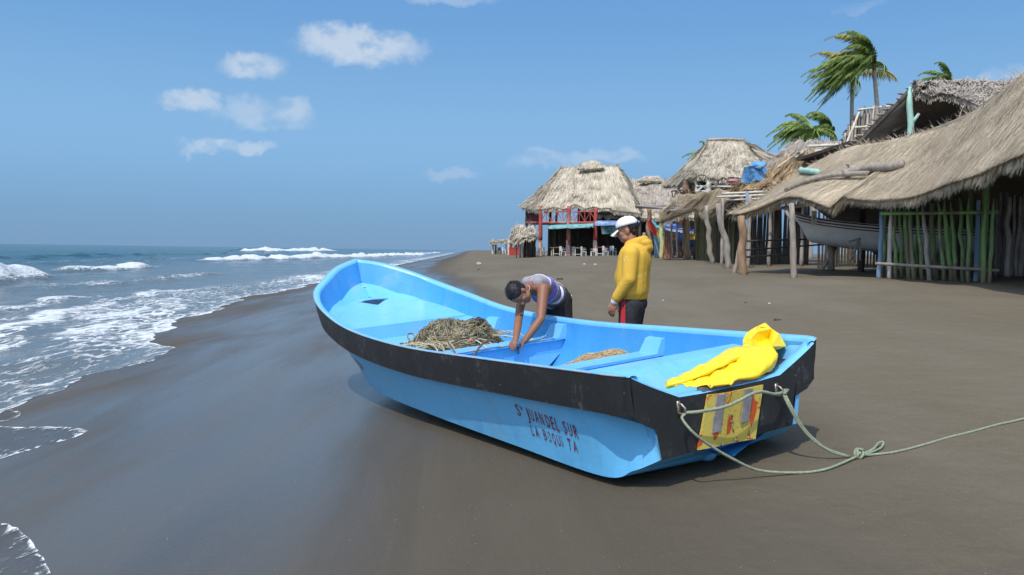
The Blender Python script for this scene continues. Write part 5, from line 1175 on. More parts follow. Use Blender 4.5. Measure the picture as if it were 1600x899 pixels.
# ---- coconut palms blown by the wind
def palm(label, base, crown, r, fronds, length, seed, wind=Vector((-1, -.15, -.1)), dry=1, rot=0.):
    rg = random.Random(seed); root = empty('palm_tree', base, label, 'palm tree')
    base = Vector(base); crown = Vector(crown)
    q = MB(); C = cat_rom([base, base.lerp(crown, .4) + Vector((.25, 0, 0)), crown], 8); q.tube(C, [r * (1.25 - .55 * k / (len(C) - 1)) for k in range(len(C))], 9); q.build('trunk', MT['bark'], root, smooth=True)
    cq = MB()
    for k in range(7): cq.blob(crown + Vector((rg.uniform(-.3, .3), rg.uniform(-.3, .1), rg.uniform(-.55, -.2))), .13, 8, 6)
    cq.build('coconuts', noisy('coconuts', (.22, .20, .06), (.14, .10, .04), 5, .5, bmp=0), root, smooth=True)
    for i in range(fronds):
        az = 2 * math.pi * (i + rg.uniform(-.3, .3)) / fronds + rot; el = rg.uniform(-.15, 1.15)
        d = (Vector((math.cos(az) * math.cos(el), math.sin(az) * math.cos(el), math.sin(el))) + wind * .75).normalized(); L = length * rg.uniform(.75, 1.1)
        pts = [crown.copy()]; dd = d.copy()
        for k in range(12):
            dd = (dd + wind * .13 * (.5 + k / 12) + Vector((0, 0, -.085 - .012 * k))).normalized(); pts.append(pts[-1] + dd * L / 12)
        q = MB(); q.tube(pts, [.05 * (1 - k / 14) for k in range(13)], 5, .9)
        isdry = i < dry
        for k in range(1, 13):
            for j in range(6):
                f = j / 6; p = pts[k - 1].lerp(pts[k], f); t_ = (pts[k] - pts[k - 1]).normalized(); sd = t_.cross(Vector((0, 0, 1))).normalized()
                ll = 1.0 * length / 4.5 * math.sin(min(1, (k + f) / 13 * 1.15 + .08) * math.pi) ** .6 * rg.uniform(.75, 1.1)
                for sg in (-1, 1):
                    ld = (sd * sg * .75 + t_ * .55 + wind * .65 + Vector((0, 0, -.35 + rg.uniform(-.2, .2)))).normalized()
                    w_ = Vector((0, 0, .030)) + t_ * .035; e = p + ld * ll; mdp = p + ld * ll * .5 + Vector((0, 0, .05))
                    q.add([p - w_, p + w_, mdp + w_, mdp - w_, e + Vector((0, 0, -.12))], [(0, 1, 2, 3), (3, 2, 4)], rg.uniform(.1, .9))
        q.build('frond', MT['frond_dry'] if isdry else MT['frond'], root)
    return root
palm('tall coconut palm with a wind-blown crown and one yellowed frond, slender trunk leaning', on_ground(ray(1388, 200, 66).x, 66, -.3), ray(1365, 97, 64), .21, 24, 5.2, 3, rot=.4, dry=3)
palm('coconut palm just left of and lower than the tallest one, fronds streaming left', on_ground(ray(1325, 200, 70).x, 70, -.3), ray(1332, 118, 69), .20, 24, 4.6, 8, rot=.1, dry=3)
palm('low bushy palm crown showing above the grey hut roof, left one', on_ground(ray(1268, 250, 60).x, 60, -.3), ray(1268, 204, 60), .2, 20, 3.3, 15, dry=0)
palm('low dark palm crown between the bushy one and the stick loft', on_ground(ray(1298, 250, 62).x, 62, -.3), ray(1300, 203, 62), .2, 18, 3.3, 19, dry=0)
palm('palm crown just peeping over the ridge of the raised open hut', on_ground(ray(1480, 250, 75).x, 75, -.3), ray(1484, 130, 75), .2, 14, 3.4, 23, dry=0)
palm('palm tip just visible left of the pale hipped roof of the balcony hut', on_ground(ray(1106, 250, 85).x, 85, -.3), ray(1108, 246, 85), .2, 12, 3.0, 29, dry=0)

# ------------------------------------------------------------------ people
def skin_mat(name, c1, c2): 
    m, t, b = mat(name, c1, .5, .4); tcn = t.node('ShaderNodeTexCoord').outputs['Object']
    t.l.new(t.mix(t.noise(tcn, 9, 4, .6), c1, c2), b.inputs['Base Color']); bump(t, b, t.noise(tcn, 60, 3, .6), .002, .5)
    b.inputs['Subsurface Weight'].default_value = .04; return m
MT['skin_dark'] = skin_mat('sun tanned dark skin', (.22, .095, .05), (.30, .135, .075))
MT['skin'] = skin_mat('tanned skin', (.30, .135, .075), (.38, .18, .105))
def cone_cap(mb, a, b_, ra_, rb_, seg=14, flat=None):
    """closed tapered capsule"""
    a = Vector(a); b_ = Vector(b_); d = (b_ - a); L = d.length; d = d / max(L, 1e-6); x = d.orthogonal().normalized(); y = d.cross(x)
    rows = []
    for k in range(6):
        th_ = math.pi / 2 * k / 5; rows.append((a - d * ra_ * math.cos(th_), ra_ * math.sin(th_)))
    for k in range(6):
        th_ = math.pi / 2 * k / 5; rows.append((b_ + d * rb_ * math.sin(th_), rb_ * math.cos(th_)))
    mb.grid([[c + (x * math.cos(2 * math.pi * j / seg) + y * math.sin(2 * math.pi * j / seg)) * max(r, 1e-4) for j in range(seg)] for c, r in rows], close=True)
def ell(mb, c, rad, ax):
    """ellipsoid with axes given by 3 unit vectors"""
    R_ = Matrix((ax[0], ax[1], ax[2])).transposed(); mb.blob(c, rad, 18, 12, R=R_)
def remesh(o, vox, sm=4):
    r = o.modifiers.new('r', 'REMESH'); r.mode = 'VOXEL'; r.voxel_size = vox; r.use_smooth_shade = True
    s_ = o.modifiers.new('s', 'SMOOTH'); s_.factor = .5; s_.iterations = sm; return o
def limb(mb, pts, rs):
    for i in range(len(pts) - 1): cone_cap(mb, pts[i], pts[i + 1], rs[i], rs[i + 1])
def hand(mb, wrist, dirn, palm_n, sc=1., curl=.5, thumb_side=1):
    """palm plus five bent fingers; dirn: along the fingers, palm_n: the way the palm faces"""
    d = Vector(dirn).normalized(); nn_ = (Vector(palm_n) - d * Vector(palm_n).dot(d)).normalized(); sd = d.cross(nn_) * thumb_side
    w0 = Vector(wrist); pc = w0 + d * .048 * sc
    ell(mb, pc, Vector((.052 * sc, .040 * sc, .017 * sc)), (d, sd, nn_))
    for k, (off, ln) in enumerate(((.029, .072), (.010, .080), (-.010, .074), (-.028, .058))):
        p = w0 + d * .080 * sc + sd * off * sc; a = d.copy(); pts = [p - d * .02 * sc]
        cu = curl * (1 + .12 * k)
        pts.append(p)
        for j in range(3):
            a = (a + nn_ * cu * .75).normalized(); pts.append(pts[-1] + a * ln * sc * (.42, .33, .25)[j])
        limb(mb, pts, [.009 * sc, .009 * sc, .0085 * sc, .0078 * sc, .0065 * sc])
    t0 = w0 + d * .018 * sc + sd * .026 * sc; a = (d * .62 + sd * .70 + nn_ * .25).normalized(); t1 = t0 + a * .036 * sc
    a2 = (d * .85 + sd * .25 + nn_ * .35).normalized(); t2 = t1 + a2 * .030 * sc; limb(mb, [t0, t1, t2, t2 + (a2 + nn_ * .3).normalized() * .022 * sc], [.014 * sc, .011 * sc, .010 * sc, .008 * sc])
def head(mb, c, fw, upv, sc=1.):
    """skull, jaw, nose, lips, brow, ears; c is the skull centre"""
    fw = Vector(fw).normalized(); upv = (Vector(upv) - fw * Vector(upv).dot(fw)).normalized(); sd = upv.cross(fw); c = Vector(c)
    L = lambda f, s_, u: c + (fw * f + sd * s_ + upv * u) * sc
    ell(mb, L(-.008, 0, .028), Vector((.098, .076, .092)) * sc, (fw, sd, upv)); ell(mb, L(.022, 0, -.035), Vector((.070, .062, .078)) * sc, (fw, sd, upv))
    ell(mb, L(.046, 0, -.088), Vector((.038, .038, .026)) * sc, (fw, sd, upv)); ell(mb, L(.062, 0, .018), Vector((.028, .055, .014)) * sc, (fw, sd, upv))
    for s_ in (-1, 1):
        ell(mb, L(.056, s_ * .036, -.028), Vector((.026, .024, .022)) * sc, (fw, sd, upv)); ell(mb, L(-.008, s_ * .076, -.012), Vector((.020, .009, .031)) * sc, (fw, sd, upv))
        ell(mb, L(.020, s_ * .045, -.070), Vector((.040, .022, .026)) * sc, (fw, sd, upv))
    limb(mb, [L(.082, 0, .008), L(.104, 0, -.026), L(.100, 0, -.036)], [.009 * sc, .013 * sc, .014 * sc])
    for s_ in (-1, 1): ell(mb, L(.092, s_ * .012, -.038), Vector((.011, .009, .008)) * sc, (fw, sd, upv))
    ell(mb, L(.084, 0, -.058), Vector((.012, .024, .0065)) * sc, (fw, sd, upv)); ell(mb, L(.081, 0, -.069), Vector((.012, .021, .007)) * sc, (fw, sd, upv))
    return L

# ---- standing man in the yellow hooded sweatshirt
D1m = 8.02
mx = ray(988, 500, D1m); MB0 = on_ground(mx.x, mx.y); PZ = MB0.z
fw = Vector((-.95, .30, 0)).normalized(); lf = Vector((0, 0, 1)).cross(fw); upz = Vector((0, 0, 1))
man = empty('person', MB0, 'standing person in yellow hooded sweatshirt, white cap and black shorts with red stripe', 'person')
def mp_(f, l, z_): return Vector((MB0.x, MB0.y, 0)) + fw * f + lf * l + upz * (PZ + z_)
hc_ = mp_(.065, .0, 1.565); hf = (fw + upz * -.20).normalized()
q = MB(); Lh = head(q, hc_, hf, upz, 1.0)
limb(q, [mp_(.0, 0, 1.36), mp_(.035, 0, 1.50)], [.064, .058]); ell(q, mp_(-.02, 0, 1.25), Vector((.11, .19, .17)), (fw, lf, upz)); ell(q, mp_(.01, 0, 1.05), Vector((.12, .16, .18)), (fw, lf, upz)); ell(q, mp_(0, 0, .90), Vector((.12, .165, .12)), (fw, lf, upz))
LA = [mp_(-.005, .19, 1.335), mp_(.0, .245, 1.10), mp_(.115, .215, .925), mp_(.145, .205, .875)]; RA = [mp_(-.005, -.19, 1.335), mp_(.02, -.25, 1.08), mp_(.16, -.20, .93), mp_(.19, -.18, .90)]
for P_ in (LA, RA): limb(q, P_, [.052, .043, .031, .028])
hand(q, LA[3], (fw * .25 - upz), -lf, .98, .38, 1); hand(q, RA[3], (fw * .5 - upz), lf, .98, .4, -1)
for s_ in (-1, 1): limb(q, [mp_(0, s_ * .09, .88), mp_(.015, s_ * .105, .48), mp_(-.02, s_ * .11, .26), mp_(-.015, s_ * .11, .09)], [.088, .056, .056, .038]); limb(q, [mp_(-.04, s_ * .11, .05), mp_(.07, s_ * .12, .045), mp_(.15, s_ * .125, .03)], [.042, .042, .028])
remesh(q.build('body', MT['skin'], man), .0068, 3)
# hair below the cap
q = MB(); ell(q, hc_ + (hf * -.034 + upz * .026), Vector((.080, .078, .080)), (hf, lf, upz)); ell(q, hc_ + (hf * -.070 + upz * -.022), Vector((.036, .064, .044)), (hf, lf, upz)); q.build('hair', noisy('short black hair', (.012, .010, .009), (.03, .024, .02), 40, .6, bmp=.004), man, smooth=True)
for s_ in (-1, 1): q = MB(); q.blob(Lh(.074, s_ * .034, -.003), .0115, 10, 8); q.build('eye', noisy('eyes', (.02, .015, .012), (.5, .48, .45), 60, .3, bmp=0), man, smooth=True)
# cap
q = MB(); cf = (hf + upz * -.08).normalized(); cu_ = (upz - cf * upz.dot(cf)).normalized(); rows = []
cc0 = hc_ + cu_ * .045 + cf * -.008
for i in range(9):
    th_ = math.pi / 2 * i / 8; r_ = math.cos(th_ * .999); z_ = math.sin(th_)
    rows.append([cc0 + (cf * math.cos(a) * .112 + lf * math.sin(a) * .094) * (r_ ** .8) + cu_ * (z_ * .092) for a in np.linspace(0, 2 * math.pi, 28, endpoint=False)])
q.grid(rows, close=True)
capm = noisy('white cotton cap', (.82, .77, .67), (.72, .67, .57), 12, .8, bmp=.004, bscale=30)
cap = q.build('cap', capm, man, smooth=True); so_ = cap.modifiers.new('s', 'SOLIDIFY'); so_.thickness = .004
q = MB(); rows = []
for k in range(6):
    f = k / 5; rows.append([cc0 + cf * (.085 + f * .095 * (1 - .35 * abs(a) ** 2.2)) + lf * (.080 * a * (1 - .18 * f)) + cu_ * (-.014 - .040 * f - .022 * a * a) for a in np.linspace(-1, 1, 11)])
q.grid(rows); q.build('visor', capm, cap, smooth=True).modifiers.new('s', 'SOLIDIFY').thickness = .005
q = MB(); q.blob(cc0 + cu_ * .092, .007, 8, 6); q.build('button', capm, cap, smooth=True)
# sweatshirt
m, t, b = mat('yellow cotton sweatshirt', rough=.9, spec=.15); tcn = t.node('ShaderNodeTexCoord').outputs['Object']
n1 = t.noise(tcn, 5, 5, .6); n2 = t.noise(tcn, 16, 6, .72, .8)
c = t.mix(n1, (.62, .355, .04, 1), (.72, .43, .065, 1)); c = t.mix(t.ss(n2, .60, .72, 0, .55), c, (.88, .74, .42, 1)); c = t.mix(t.ss(t.noise(tcn, 7, 4, .6, 1.), .60, .75, 0, .5), c, (.58, .38, .07, 1))
t.l.new(c, b.inputs['Base Color']); fold = t.noise(t.mapv(tcn, (1.6, 1.6, 1.1), (.5, .3, 0)), 4.0, 3, .5, 1.0); bump(t, b, t.math('ADD', fold, t.math('MULTIPLY', t.noise(tcn, 120, 2, .5), .04)), .016, .7)
q = MB()
ell(q, mp_(-.015, 0, 1.30), Vector((.150, .225, .165)), (fw, lf, upz)); ell(q, mp_(-.055, 0, 1.27), Vector((.12, .19, .17)), (fw, lf, upz))
ell(q, mp_(.015, 0, 1.10), Vector((.168, .205, .21)), (fw, lf, upz)); ell(q, mp_(.0, 0, .99), Vector((.155, .195, .11)), (fw, lf, upz))
for s_ in (-.07, 0, .07): limb(q, [mp_(-.012, s_, 1.30), mp_(.006, s_, 1.10), mp_(.0, s_, 1.0)], [.150, .157, .150])
q.tube([mp_(.0, 0, .955), mp_(.0, 0, .90)], .146, 24); q.tube([mp_(.0, .05, .955), mp_(.0, .05, .90)], .138, 24); q.tube([mp_(.0, -.05, .955), mp_(.0, -.05, .90)], .138, 24)
for P_ in (LA, RA): limb(q, [P_[0], P_[1], P_[2]], [.083, .068, .052]); cone_cap(q, P_[2], P_[2].lerp(P_[3], .5), .046, .042)
for a in np.linspace(0, 2 * math.pi, 22, endpoint=False):      # thick hood rolled round the neck
    q.blob(mp_(-.025 + .082 * math.cos(a), .090 * math.sin(a), 1.447 - .028 * math.cos(a)), (.038, .038, .046), 10, 8)
ell(q, mp_(-.105, 0, 1.445), Vector((.075, .11, .045)), (fw, lf, upz)); ell(q, mp_(-.135, 0, 1.40), Vector((.055, .10, .05)), (fw, lf, upz))
remesh(q.build('sweatshirt', m, man), .0085, 16)
q = MB(); cone_cap(q, LA[2].lerp(LA[3], .45), LA[2].lerp(LA[3], .85), .039, .037); q.build('cuff', MT['whitepaint'], man, smooth=True)
# shorts with red side stripe
blk = noisy('black shorts fabric', (.017, .016, .018), (.04, .038, .042), 9, .75, bmp=.012, bscale=9)
q = MB(); ell(q, mp_(0, 0, .86), Vector((.145, .182, .11)), (fw, lf, upz))
for s_ in (-1, 1): limb(q, [mp_(0, s_ * .088, .84), mp_(.03, s_ * .108, .50)], [.118, .092])
remesh(q.build('shorts', blk, man), .009, 4)
q = MB(); R_ = [[], []]
for k in range(9):
    f = k / 8; z_ = .93 - .46 * f; for_ = .052 + .012 * f
    for j, w_ in enumerate((-.030, .030)):
        ang = .55 - .25 * f + w_ * (7 + 3 * f); R_[j].append(mp_(.030 * f + .128 * math.sin(ang) * (1 - .1 * f) , .088 + .020 * f + .118 * math.cos(ang) * (1 - .18 * f) + .010 * math.sin(f * 3.1), z_))
q.grid(R_); q.grid(R_[::-1]); st_ = q.build('stripe', noisy('red fabric stripe', (.55, .03, .035), (.48, .03, .04), 9, .7, bmp=.004), man, smooth=True)
wrp = st_.modifiers.new('w', 'SHRINKWRAP'); wrp.target = [o for o in bpy.data.objects if o.name == 'shorts'][0]; wrp.wrap_method = 'NEAREST_SURFACEPOINT'; wrp.wrap_mode = 'OUTSIDE_SURFACE'; wrp.offset = .005

# ---- bending man reaching into the boat
fb = Vector((-.75, -.62, 0)).normalized()
hipc = ray(868, 464, 8.80); g0 = on_ground(hipc.x, hipc.y)
man2 = empty('person', g0, 'person in striped purple and white sleeveless shirt bending over the gunwale into the boat', 'person')
lfb = Vector((0, 0, 1)).cross(fb)
shc = ray(833, 447, 8.30) ; LS = ray(849, 452, 8.14); RS = ray(818, 449, 8.42); 
tw = (shc - hipc).normalized(); tn = tw.cross(lfb).normalized(); tn = tn if tn.z < 0 else -tn
LHd = BW(2.97, .30, .505); RHd = BW(2.90, .10, .52)
LHd = ray(820, 533, (LHd.y + .1)); RHd = ray(806, 530, (RHd.y + .15))
LE = ray(845, 499, (LS.y * .42 + LHd.y * .58) - .02); RE = ray(811, 494, (RS.y * .5 + RHd.y * .5))
hd_ = ray(811, 459, 8.02)
q = MB()
hfw = Vector((.10, -.42, -.90)).normalized(); hup = Vector((-.85, -.45, -.05))
Lh2 = head(q, hd_, hfw, hup, 1.04)
limb(q, [shc.lerp(hipc, .05), hd_ + (shc - hd_) * .25], [.068, .056])
ell(q, shc.lerp(hipc, .22), Vector((.17, .19, .105)), (tw, lfb, tn)); ell(q, shc.lerp(hipc, .62), Vector((.19, .155, .10)), (tw, lfb, tn)); ell(q, hipc, Vector((.13, .165, .12)), (tw, lfb, tn))
limb(q, [shc, LS], [.052, .056]); limb(q, [shc, RS], [.052, .056])
limb(q, [LS, LE, LE.lerp(LHd, .45), LHd], [.062, .043, .041, .028]); limb(q, [RS, RE, RE.lerp(RHd, .45), RHd], [.060, .042, .040, .028])
hand(q, LHd, (LHd - LE).normalized() + Vector((-.25, 0, -.1)), Vector((-.2, -.3, -1)), .95, .5, 1); hand(q, RHd, (RHd - RE).normalized() + Vector((-.3, -.2, 0)), Vector((.1, -.4, -1)), .95, .75, -1)
for s_ in (-1, 1):
    h0 = hipc + lfb * s_ * .09; kn = Vector((g0.x, g0.y, g0.z + .46)) + lfb * s_ * .12 + fb * .05 + Vector((.02, 0, 0)); an = Vector((g0.x, g0.y, g0.z + .09)) + lfb * s_ * .13
    an.z = float(gz(an.x, an.y)) + .08; limb(q, [h0, kn, kn.lerp(an, .4) - fb * .03, an], [.090, .056, .055, .036]); limb(q, [an - fb * .03 - upz * .03, an + fb * .09 - upz * .04, an + fb * .15 - upz * .05], [.038, .038, .026])
remesh(q.build('body', MT['skin_dark'], man2), .0065, 3)
# hair
q = MB(); rg = random.Random(2); hu = (hup - hfw * hup.dot(hfw)).normalized(); hs = hu.cross(hfw)
ell(q, hd_ + hu * .044 - hfw * .020, Vector((.106, .090, .092)), (hfw, hs, hu)); ell(q, hd_ - hfw * .055 + hu * .0, Vector((.055, .072, .07)), (hfw, hs, hu))
for k in range(900):
    d = Vector((rg.gauss(0, 1), rg.gauss(0, 1), rg.gauss(0, 1))).normalized()
    if d.dot(hu) * .8 - d.dot(hfw) * .6 < .12: continue
    c = hd_ + hu * .040 - hfw * .018 + hfw * d.dot(hfw) * .104 + hs * d.dot(hs) * .088 + hu * d.dot(hu) * .090; e = d.orthogonal().normalized() * .003; tp = c + (d + hfw * .3).normalized() * rg.uniform(.010, .024)
    q.add([c - e, c + e, tp], [(0, 1, 2)], rg.random())
q.build('hair', noisy('short black spiky hair', (.010, .009, .010), (.028, .026, .028), 60, .5, bmp=0), man2, smooth=False)
# striped vest
m, t, b = mat('striped sleeveless shirt', rough=.85, spec=.15); tcn = t.node('ShaderNodeTexCoord').outputs['Object']
# object space of the shirt equals world; project on the torso axis
ax = t.node('ShaderNodeVectorMath', operation='SUBTRACT', i_0=t.node('ShaderNodeNewGeometry').outputs['Position'], i_1=hipc).outputs[0]
sdn = t.node('ShaderNodeVectorMath', operation='DOT_PRODUCT', i_0=ax, i_1=tw).outputs['Value']
sdn = t.math('ADD', sdn, t.math('MULTIPLY', t.math('SUBTRACT', t.noise(tcn, 6, 3, .5), .5), .025))
rp = t.node('ShaderNodeValToRGB', i_Fac=t.math('DIVIDE', t.math('ADD', sdn, .12), .78, clamp=True)); rp.color_ramp.interpolation = 'CONSTANT'; e = rp.color_ramp.elements
pur, gry, wht, drk = (.22, .16, .50, 1), (.30, .27, .30, 1), (.85, .85, .88, 1), (.17, .15, .18, 1)
e[0].position = 0; e[0].color = wht; e[1].position = .98; e[1].color = gry
for p_, c_2 in ((.10, wht), (.165, gry), (.245, wht), (.30, drk), (.37, wht), (.40, pur), (.50, wht), (.515, gry), (.58, wht), (.59, pur), (.70, gry), (.74, pur), (.80, wht), (.83, gry), (.90, gry)): k = e.new(p_); k.color = c_2
t.l.new(rp.outputs[0], b.inputs['Base Color']); bump(t, b, t.noise(tcn, 8, 4, .6, 1.), .02, .8)
q = MB(); ell(q, shc.lerp(hipc, .24) - tn * .02, Vector((.175, .175, .130)), (tw, lfb, tn)); ell(q, shc.lerp(hipc, .55) - tn * .015, Vector((.20, .190, .140)), (tw, lfb, tn)); ell(q, shc.lerp(hipc, .88), Vector((.13, .188, .150)), (tw, lfb, tn))
for s_ in (-1, 1): limb(q, [shc.lerp(hipc, -.04) + lfb * s_ * .085 - tn * .03, shc.lerp(hipc, .3) + lfb * s_ * .10 - tn * .06], [.060, .08])
# loose hem hanging at the front
ell(q, shc.lerp(hipc, .45) + tn * .05, Vector((.17, .15, .09)), (tw, lfb, tn))
remesh(q.build('vest', m, man2), .008, 5)
q = MB(); ell(q, hipc - tw * .03, Vector((.15, .178, .142)), (tw, lfb, tn))
for s_ in (-1, 1): kn = Vector((g0.x, g0.y, g0.z + .50)) + lfb * s_ * .11 + Vector((.02, 0, 0)); limb(q, [hipc + lfb * s_ * .085 - upz * .03, kn], [.122, .098])
remesh(q.build('shorts', blk, man2), .009, 4)
q = MB(); p0 = hipc + Vector((.17, .03, .02)); q.tube([p0, p0 + Vector((.005, 0, -.18)), p0 + Vector((-.01, -.01, -.42))], .006, 6); q.build('piping', MT['whitepaint'], man2, smooth=True)
q = MB(); q.tube([hd_ + (shc - hd_) * .35 + Vector((.055 * math.cos(a), -.03 + .045 * math.sin(a), .055 * math.sin(a + .6))) for a in np.linspace(0, 6.28, 16)], .0025, 5); q.tube(cat_rom([ray(822, 470, 8.1), ray(818, 488, 8.05), ray(812, 491, 8.05), ray(811, 497, 8.03)], 4), .003, 5); q.build('necklace', MT['shell'], man2, smooth=True)

# ------------------------------------------------------------------ things in and around the boat
MT['net'] = noisy('tangled olive net twine', (.21, .18, .115), (.35, .31, .20), 14, .85, bmp=.01, shade=.5, c3=(.10, .09, .065))
MT['tan'] = noisy('tan monofilament net', (.50, .36, .19), (.60, .45, .25), 18, .7, bmp=.01, shade=.4)
MT['rope'] = noisy('green grey rope', (.22, .26, .17), (.34, .37, .26), 60, .85, bmp=.006, bscale=160)
def pile(name, label, cat, C0, rad, mtl, nstr, r, seed, h_amp=.25, ln=9, zflat=.1, th_=.5):
    """a soft heap with strands wandering over its surface (boat-local axes)"""
    rg = random.Random(seed); q = MB()
    def S_(a, e, k=1.):
        d = Vector((math.cos(a) * math.cos(e), math.sin(a) * math.cos(e), math.sin(e))); kk = 1 + h_amp * mnoise.noise(d * 2.2 + Vector((seed, 0, 0)))
        return BW(C0[0] + d.x * rad[0] * kk * k, C0[1] + d.y * rad[1] * kk * k, C0[2] + max(-.02, d.z) * rad[2] * kk * k)
    q.grid([[S_(2 * math.pi * j / 36, math.pi / 2 * i / 12 - .05, .97) for j in range(36)] for i in range(13)], .5 if r < .002 else .25, close=True)
    for s_ in range(nstr):
        a = rg.uniform(0, 6.28); e = rg.uniform(0, 1.4); da = rg.gauss(0, .28); de = rg.gauss(0, .12); pts = []
        for k in range(ln):
            pts.append(S_(a, e, 1.0 + .05 * rg.random() + .03 * math.sin(k))); a += da + rg.gauss(0, .09); e = min(1.5, max(0, e + de + rg.gauss(0, .05)))
        q.tube(pts, r * rg.uniform(.6, 1.3), 4, rg.random())
    return tag(q.build(name, mtl, smooth=False), label, cat)
net = pile('fishing_net', 'heap of tangled olive brown fishing net amidships between the blue thwarts', 'net', (3.72, .0, .10), (.40, .62, .50), MT['net'], 900, .0045, 5, .3, 10)
q = MB(); rg = random.Random(8)
for k in range(46):
    a = rg.uniform(0, 6.28); pts = []; c = Vector((3.72 + .24 * math.cos(a), .0 + .42 * math.sin(a), .40)); v_ = Vector((rg.gauss(0, .1), rg.gauss(0, .1), .16))
    for j in range(8): pts.append(BW(*c)); c = c + v_ * .28; v_ = v_ + Vector((rg.gauss(0, .05), rg.gauss(0, .05), -.045))
    q.tube(pts, .006, 5, rg.random())
q.build('loose_cord', noisy('pale straw cord', (.42, .37, .24), (.52, .46, .32), 20, .8, bmp=.002, shade=.3), net)
nb_ = lambda u, v, z_=.50: BW(*bray(u, v, 2, z_))
q = MB(); q.tube(cat_rom([nb_(643, 537, .44), nb_(638, 529), nb_(637, 523), nb_(643, 521), nb_(648, 526), nb_(645, 534, .46)], 5), .009, 6); q.tube(cat_rom([nb_(652, 536, .44), nb_(651, 525), nb_(656, 523), nb_(659, 530), nb_(658, 538, .44)], 5), .008, 6); q.tube(cat_rom([nb_(666, 540, .44), nb_(669, 528), nb_(677, 520), nb_(688, 519), nb_(694, 524)], 5), .009, 6); q.build('rope_end', MT['net'], net, smooth=True)
q = MB(); q.blob(BW(3.40, .02, .50), (.022, .022, .022), 8, 6); q.build('float', noisy('pink cork float', (.60, .16, .12), (.7, .25, .2), 9, .6, bmp=0), net, smooth=True)
q = MB(); q.tube(cat_rom([BW(3.0, .10, .50), BW(3.0, -.02, .53), BW(2.99, -.12, .48), BW(2.96, -.22, .38), BW(2.95, -.28, .30)], 5), .010, 6); q.tube(cat_rom([BW(3.5, -.2, .58), BW(3.25, -.3, .52), BW(3.02, -.36, .47), BW(2.99, -.40, .36), BW(3.0, -.42, .28)], 5), .008, 6)
tag(q.build('brown_strap', noisy('brown leathery strap', (.11, .065, .045), (.18, .12, .08), 20, .8, bmp=.002), smooth=True), 'brown cord hanging over the middle thwart below the bending person hands', 'cord')
pile('gill_net', 'smooth tan bundle of fine net behind the stern locker', 'net', (1.98, .52, .22), (.26, .46, .22), MT['tan'], 1700, .0014, 6, .12, 14)
# black clothes bundle and yellow raincoat in the stern
q = MB(); q.blob(BW(.30, .66, .46), (.17, .16, .12), 22, 14, .45, 2.6); q.blob(BW(.42, .70, .52), (.12, .10, .11), 18, 12, .4, 3)
tag(q.build('dark_clothes', noisy('black cloth', (.012, .013, .02), (.03, .03, .04), 12, .8, bmp=.02, bscale=9), smooth=True), 'crumpled black garment stuffed beside the yellow raincoat in the stern', 'clothing')
m, t, b = mat('yellow rubberised raincoat', (.88, .62, .012), .38, .5); tcn = t.node('ShaderNodeTexCoord').outputs['Object']; t.l.new(t.mix(t.noise(tcn, 6, 4, .6), (.88, .60, .01, 1), (.93, .70, .03, 1)), b.inputs['Base Color'])
bump(t, b, t.noise(tcn, 14, 3, .5, 1.0), .006, .6)
coat = empty('raincoat', BW(.3, .2, .45), 'bright yellow raincoat thrown over the stern locker, hood up, sleeve spread', 'raincoat')
def sheet(rows, nm, amp=.02, seed=0, th_=.006, cuts=3):
    me_rows = []
    # rows: control grid of boat-local points, refined with catmull-rom both ways
    fine = [cat_rom(r_, 12) for r_ in rows]; cols = list(zip(*fine)); cols = [cat_rom(c, 12) for c in cols]; G_ = list(zip(*cols))
    out = []
    for i, r_ in enumerate(G_):
        o_ = []
        for j, p in enumerate(r_):
            p = Vector(p); w1 = mnoise.noise(Vector((p.x * 6, p.y * 4, seed))) * amp * .6 + (.5 - abs(mnoise.noise(Vector((p.x * 10 + p.y * 4, p.y * 2.2 - p.x, seed + 5))))) * amp * 2.4 - max(0, 1 - 9 * abs(mnoise.noise(Vector((p.x * 6 - p.y * 5, p.y * 3 + p.x * 2, seed + 9))))) * amp * .9 + .35 * amp * (.5 - abs(mnoise.noise(Vector((p.x * 26 + p.y * 12, p.y * 9, seed + 2)))))
            o_.append(BW(p.x, p.y, p.z + w1 + .014))
        out.append(o_)
    q = MB(); q.grid(out); o = q.build(nm, m, coat, smooth=True); s_ = o.modifiers.new('s', 'SOLIDIFY'); s_.thickness = th_; return o
def J(u, v, z_): return bray(u, v, 2, z_)
sheet([[J(1040, 604, .505), J(1075, 592, .535), J(1112, 577, .57), J(1145, 562, .60), J(1164, 543, .64)],
       [J(1060, 609, .50), J(1090, 601, .515), J(1122, 588, .54), J(1160, 570, .58), J(1190, 547, .64)],
       [J(1082, 611, .50), J(1108, 606, .505), J(1138, 597, .52), J(1176, 577, .56), J(1211, 552, .63)],
       [J(1100, 611, .503), J(1125, 607, .505), J(1150, 601, .505), J(1187, 586, .53), J(1215, 566, .58)],
       [J(1112, 610, .50), J(1132, 606, .50), J(1160, 600, .498), J(1192, 592, .50), J(1209, 583, .51)]], 'coat_body', .017, 3)
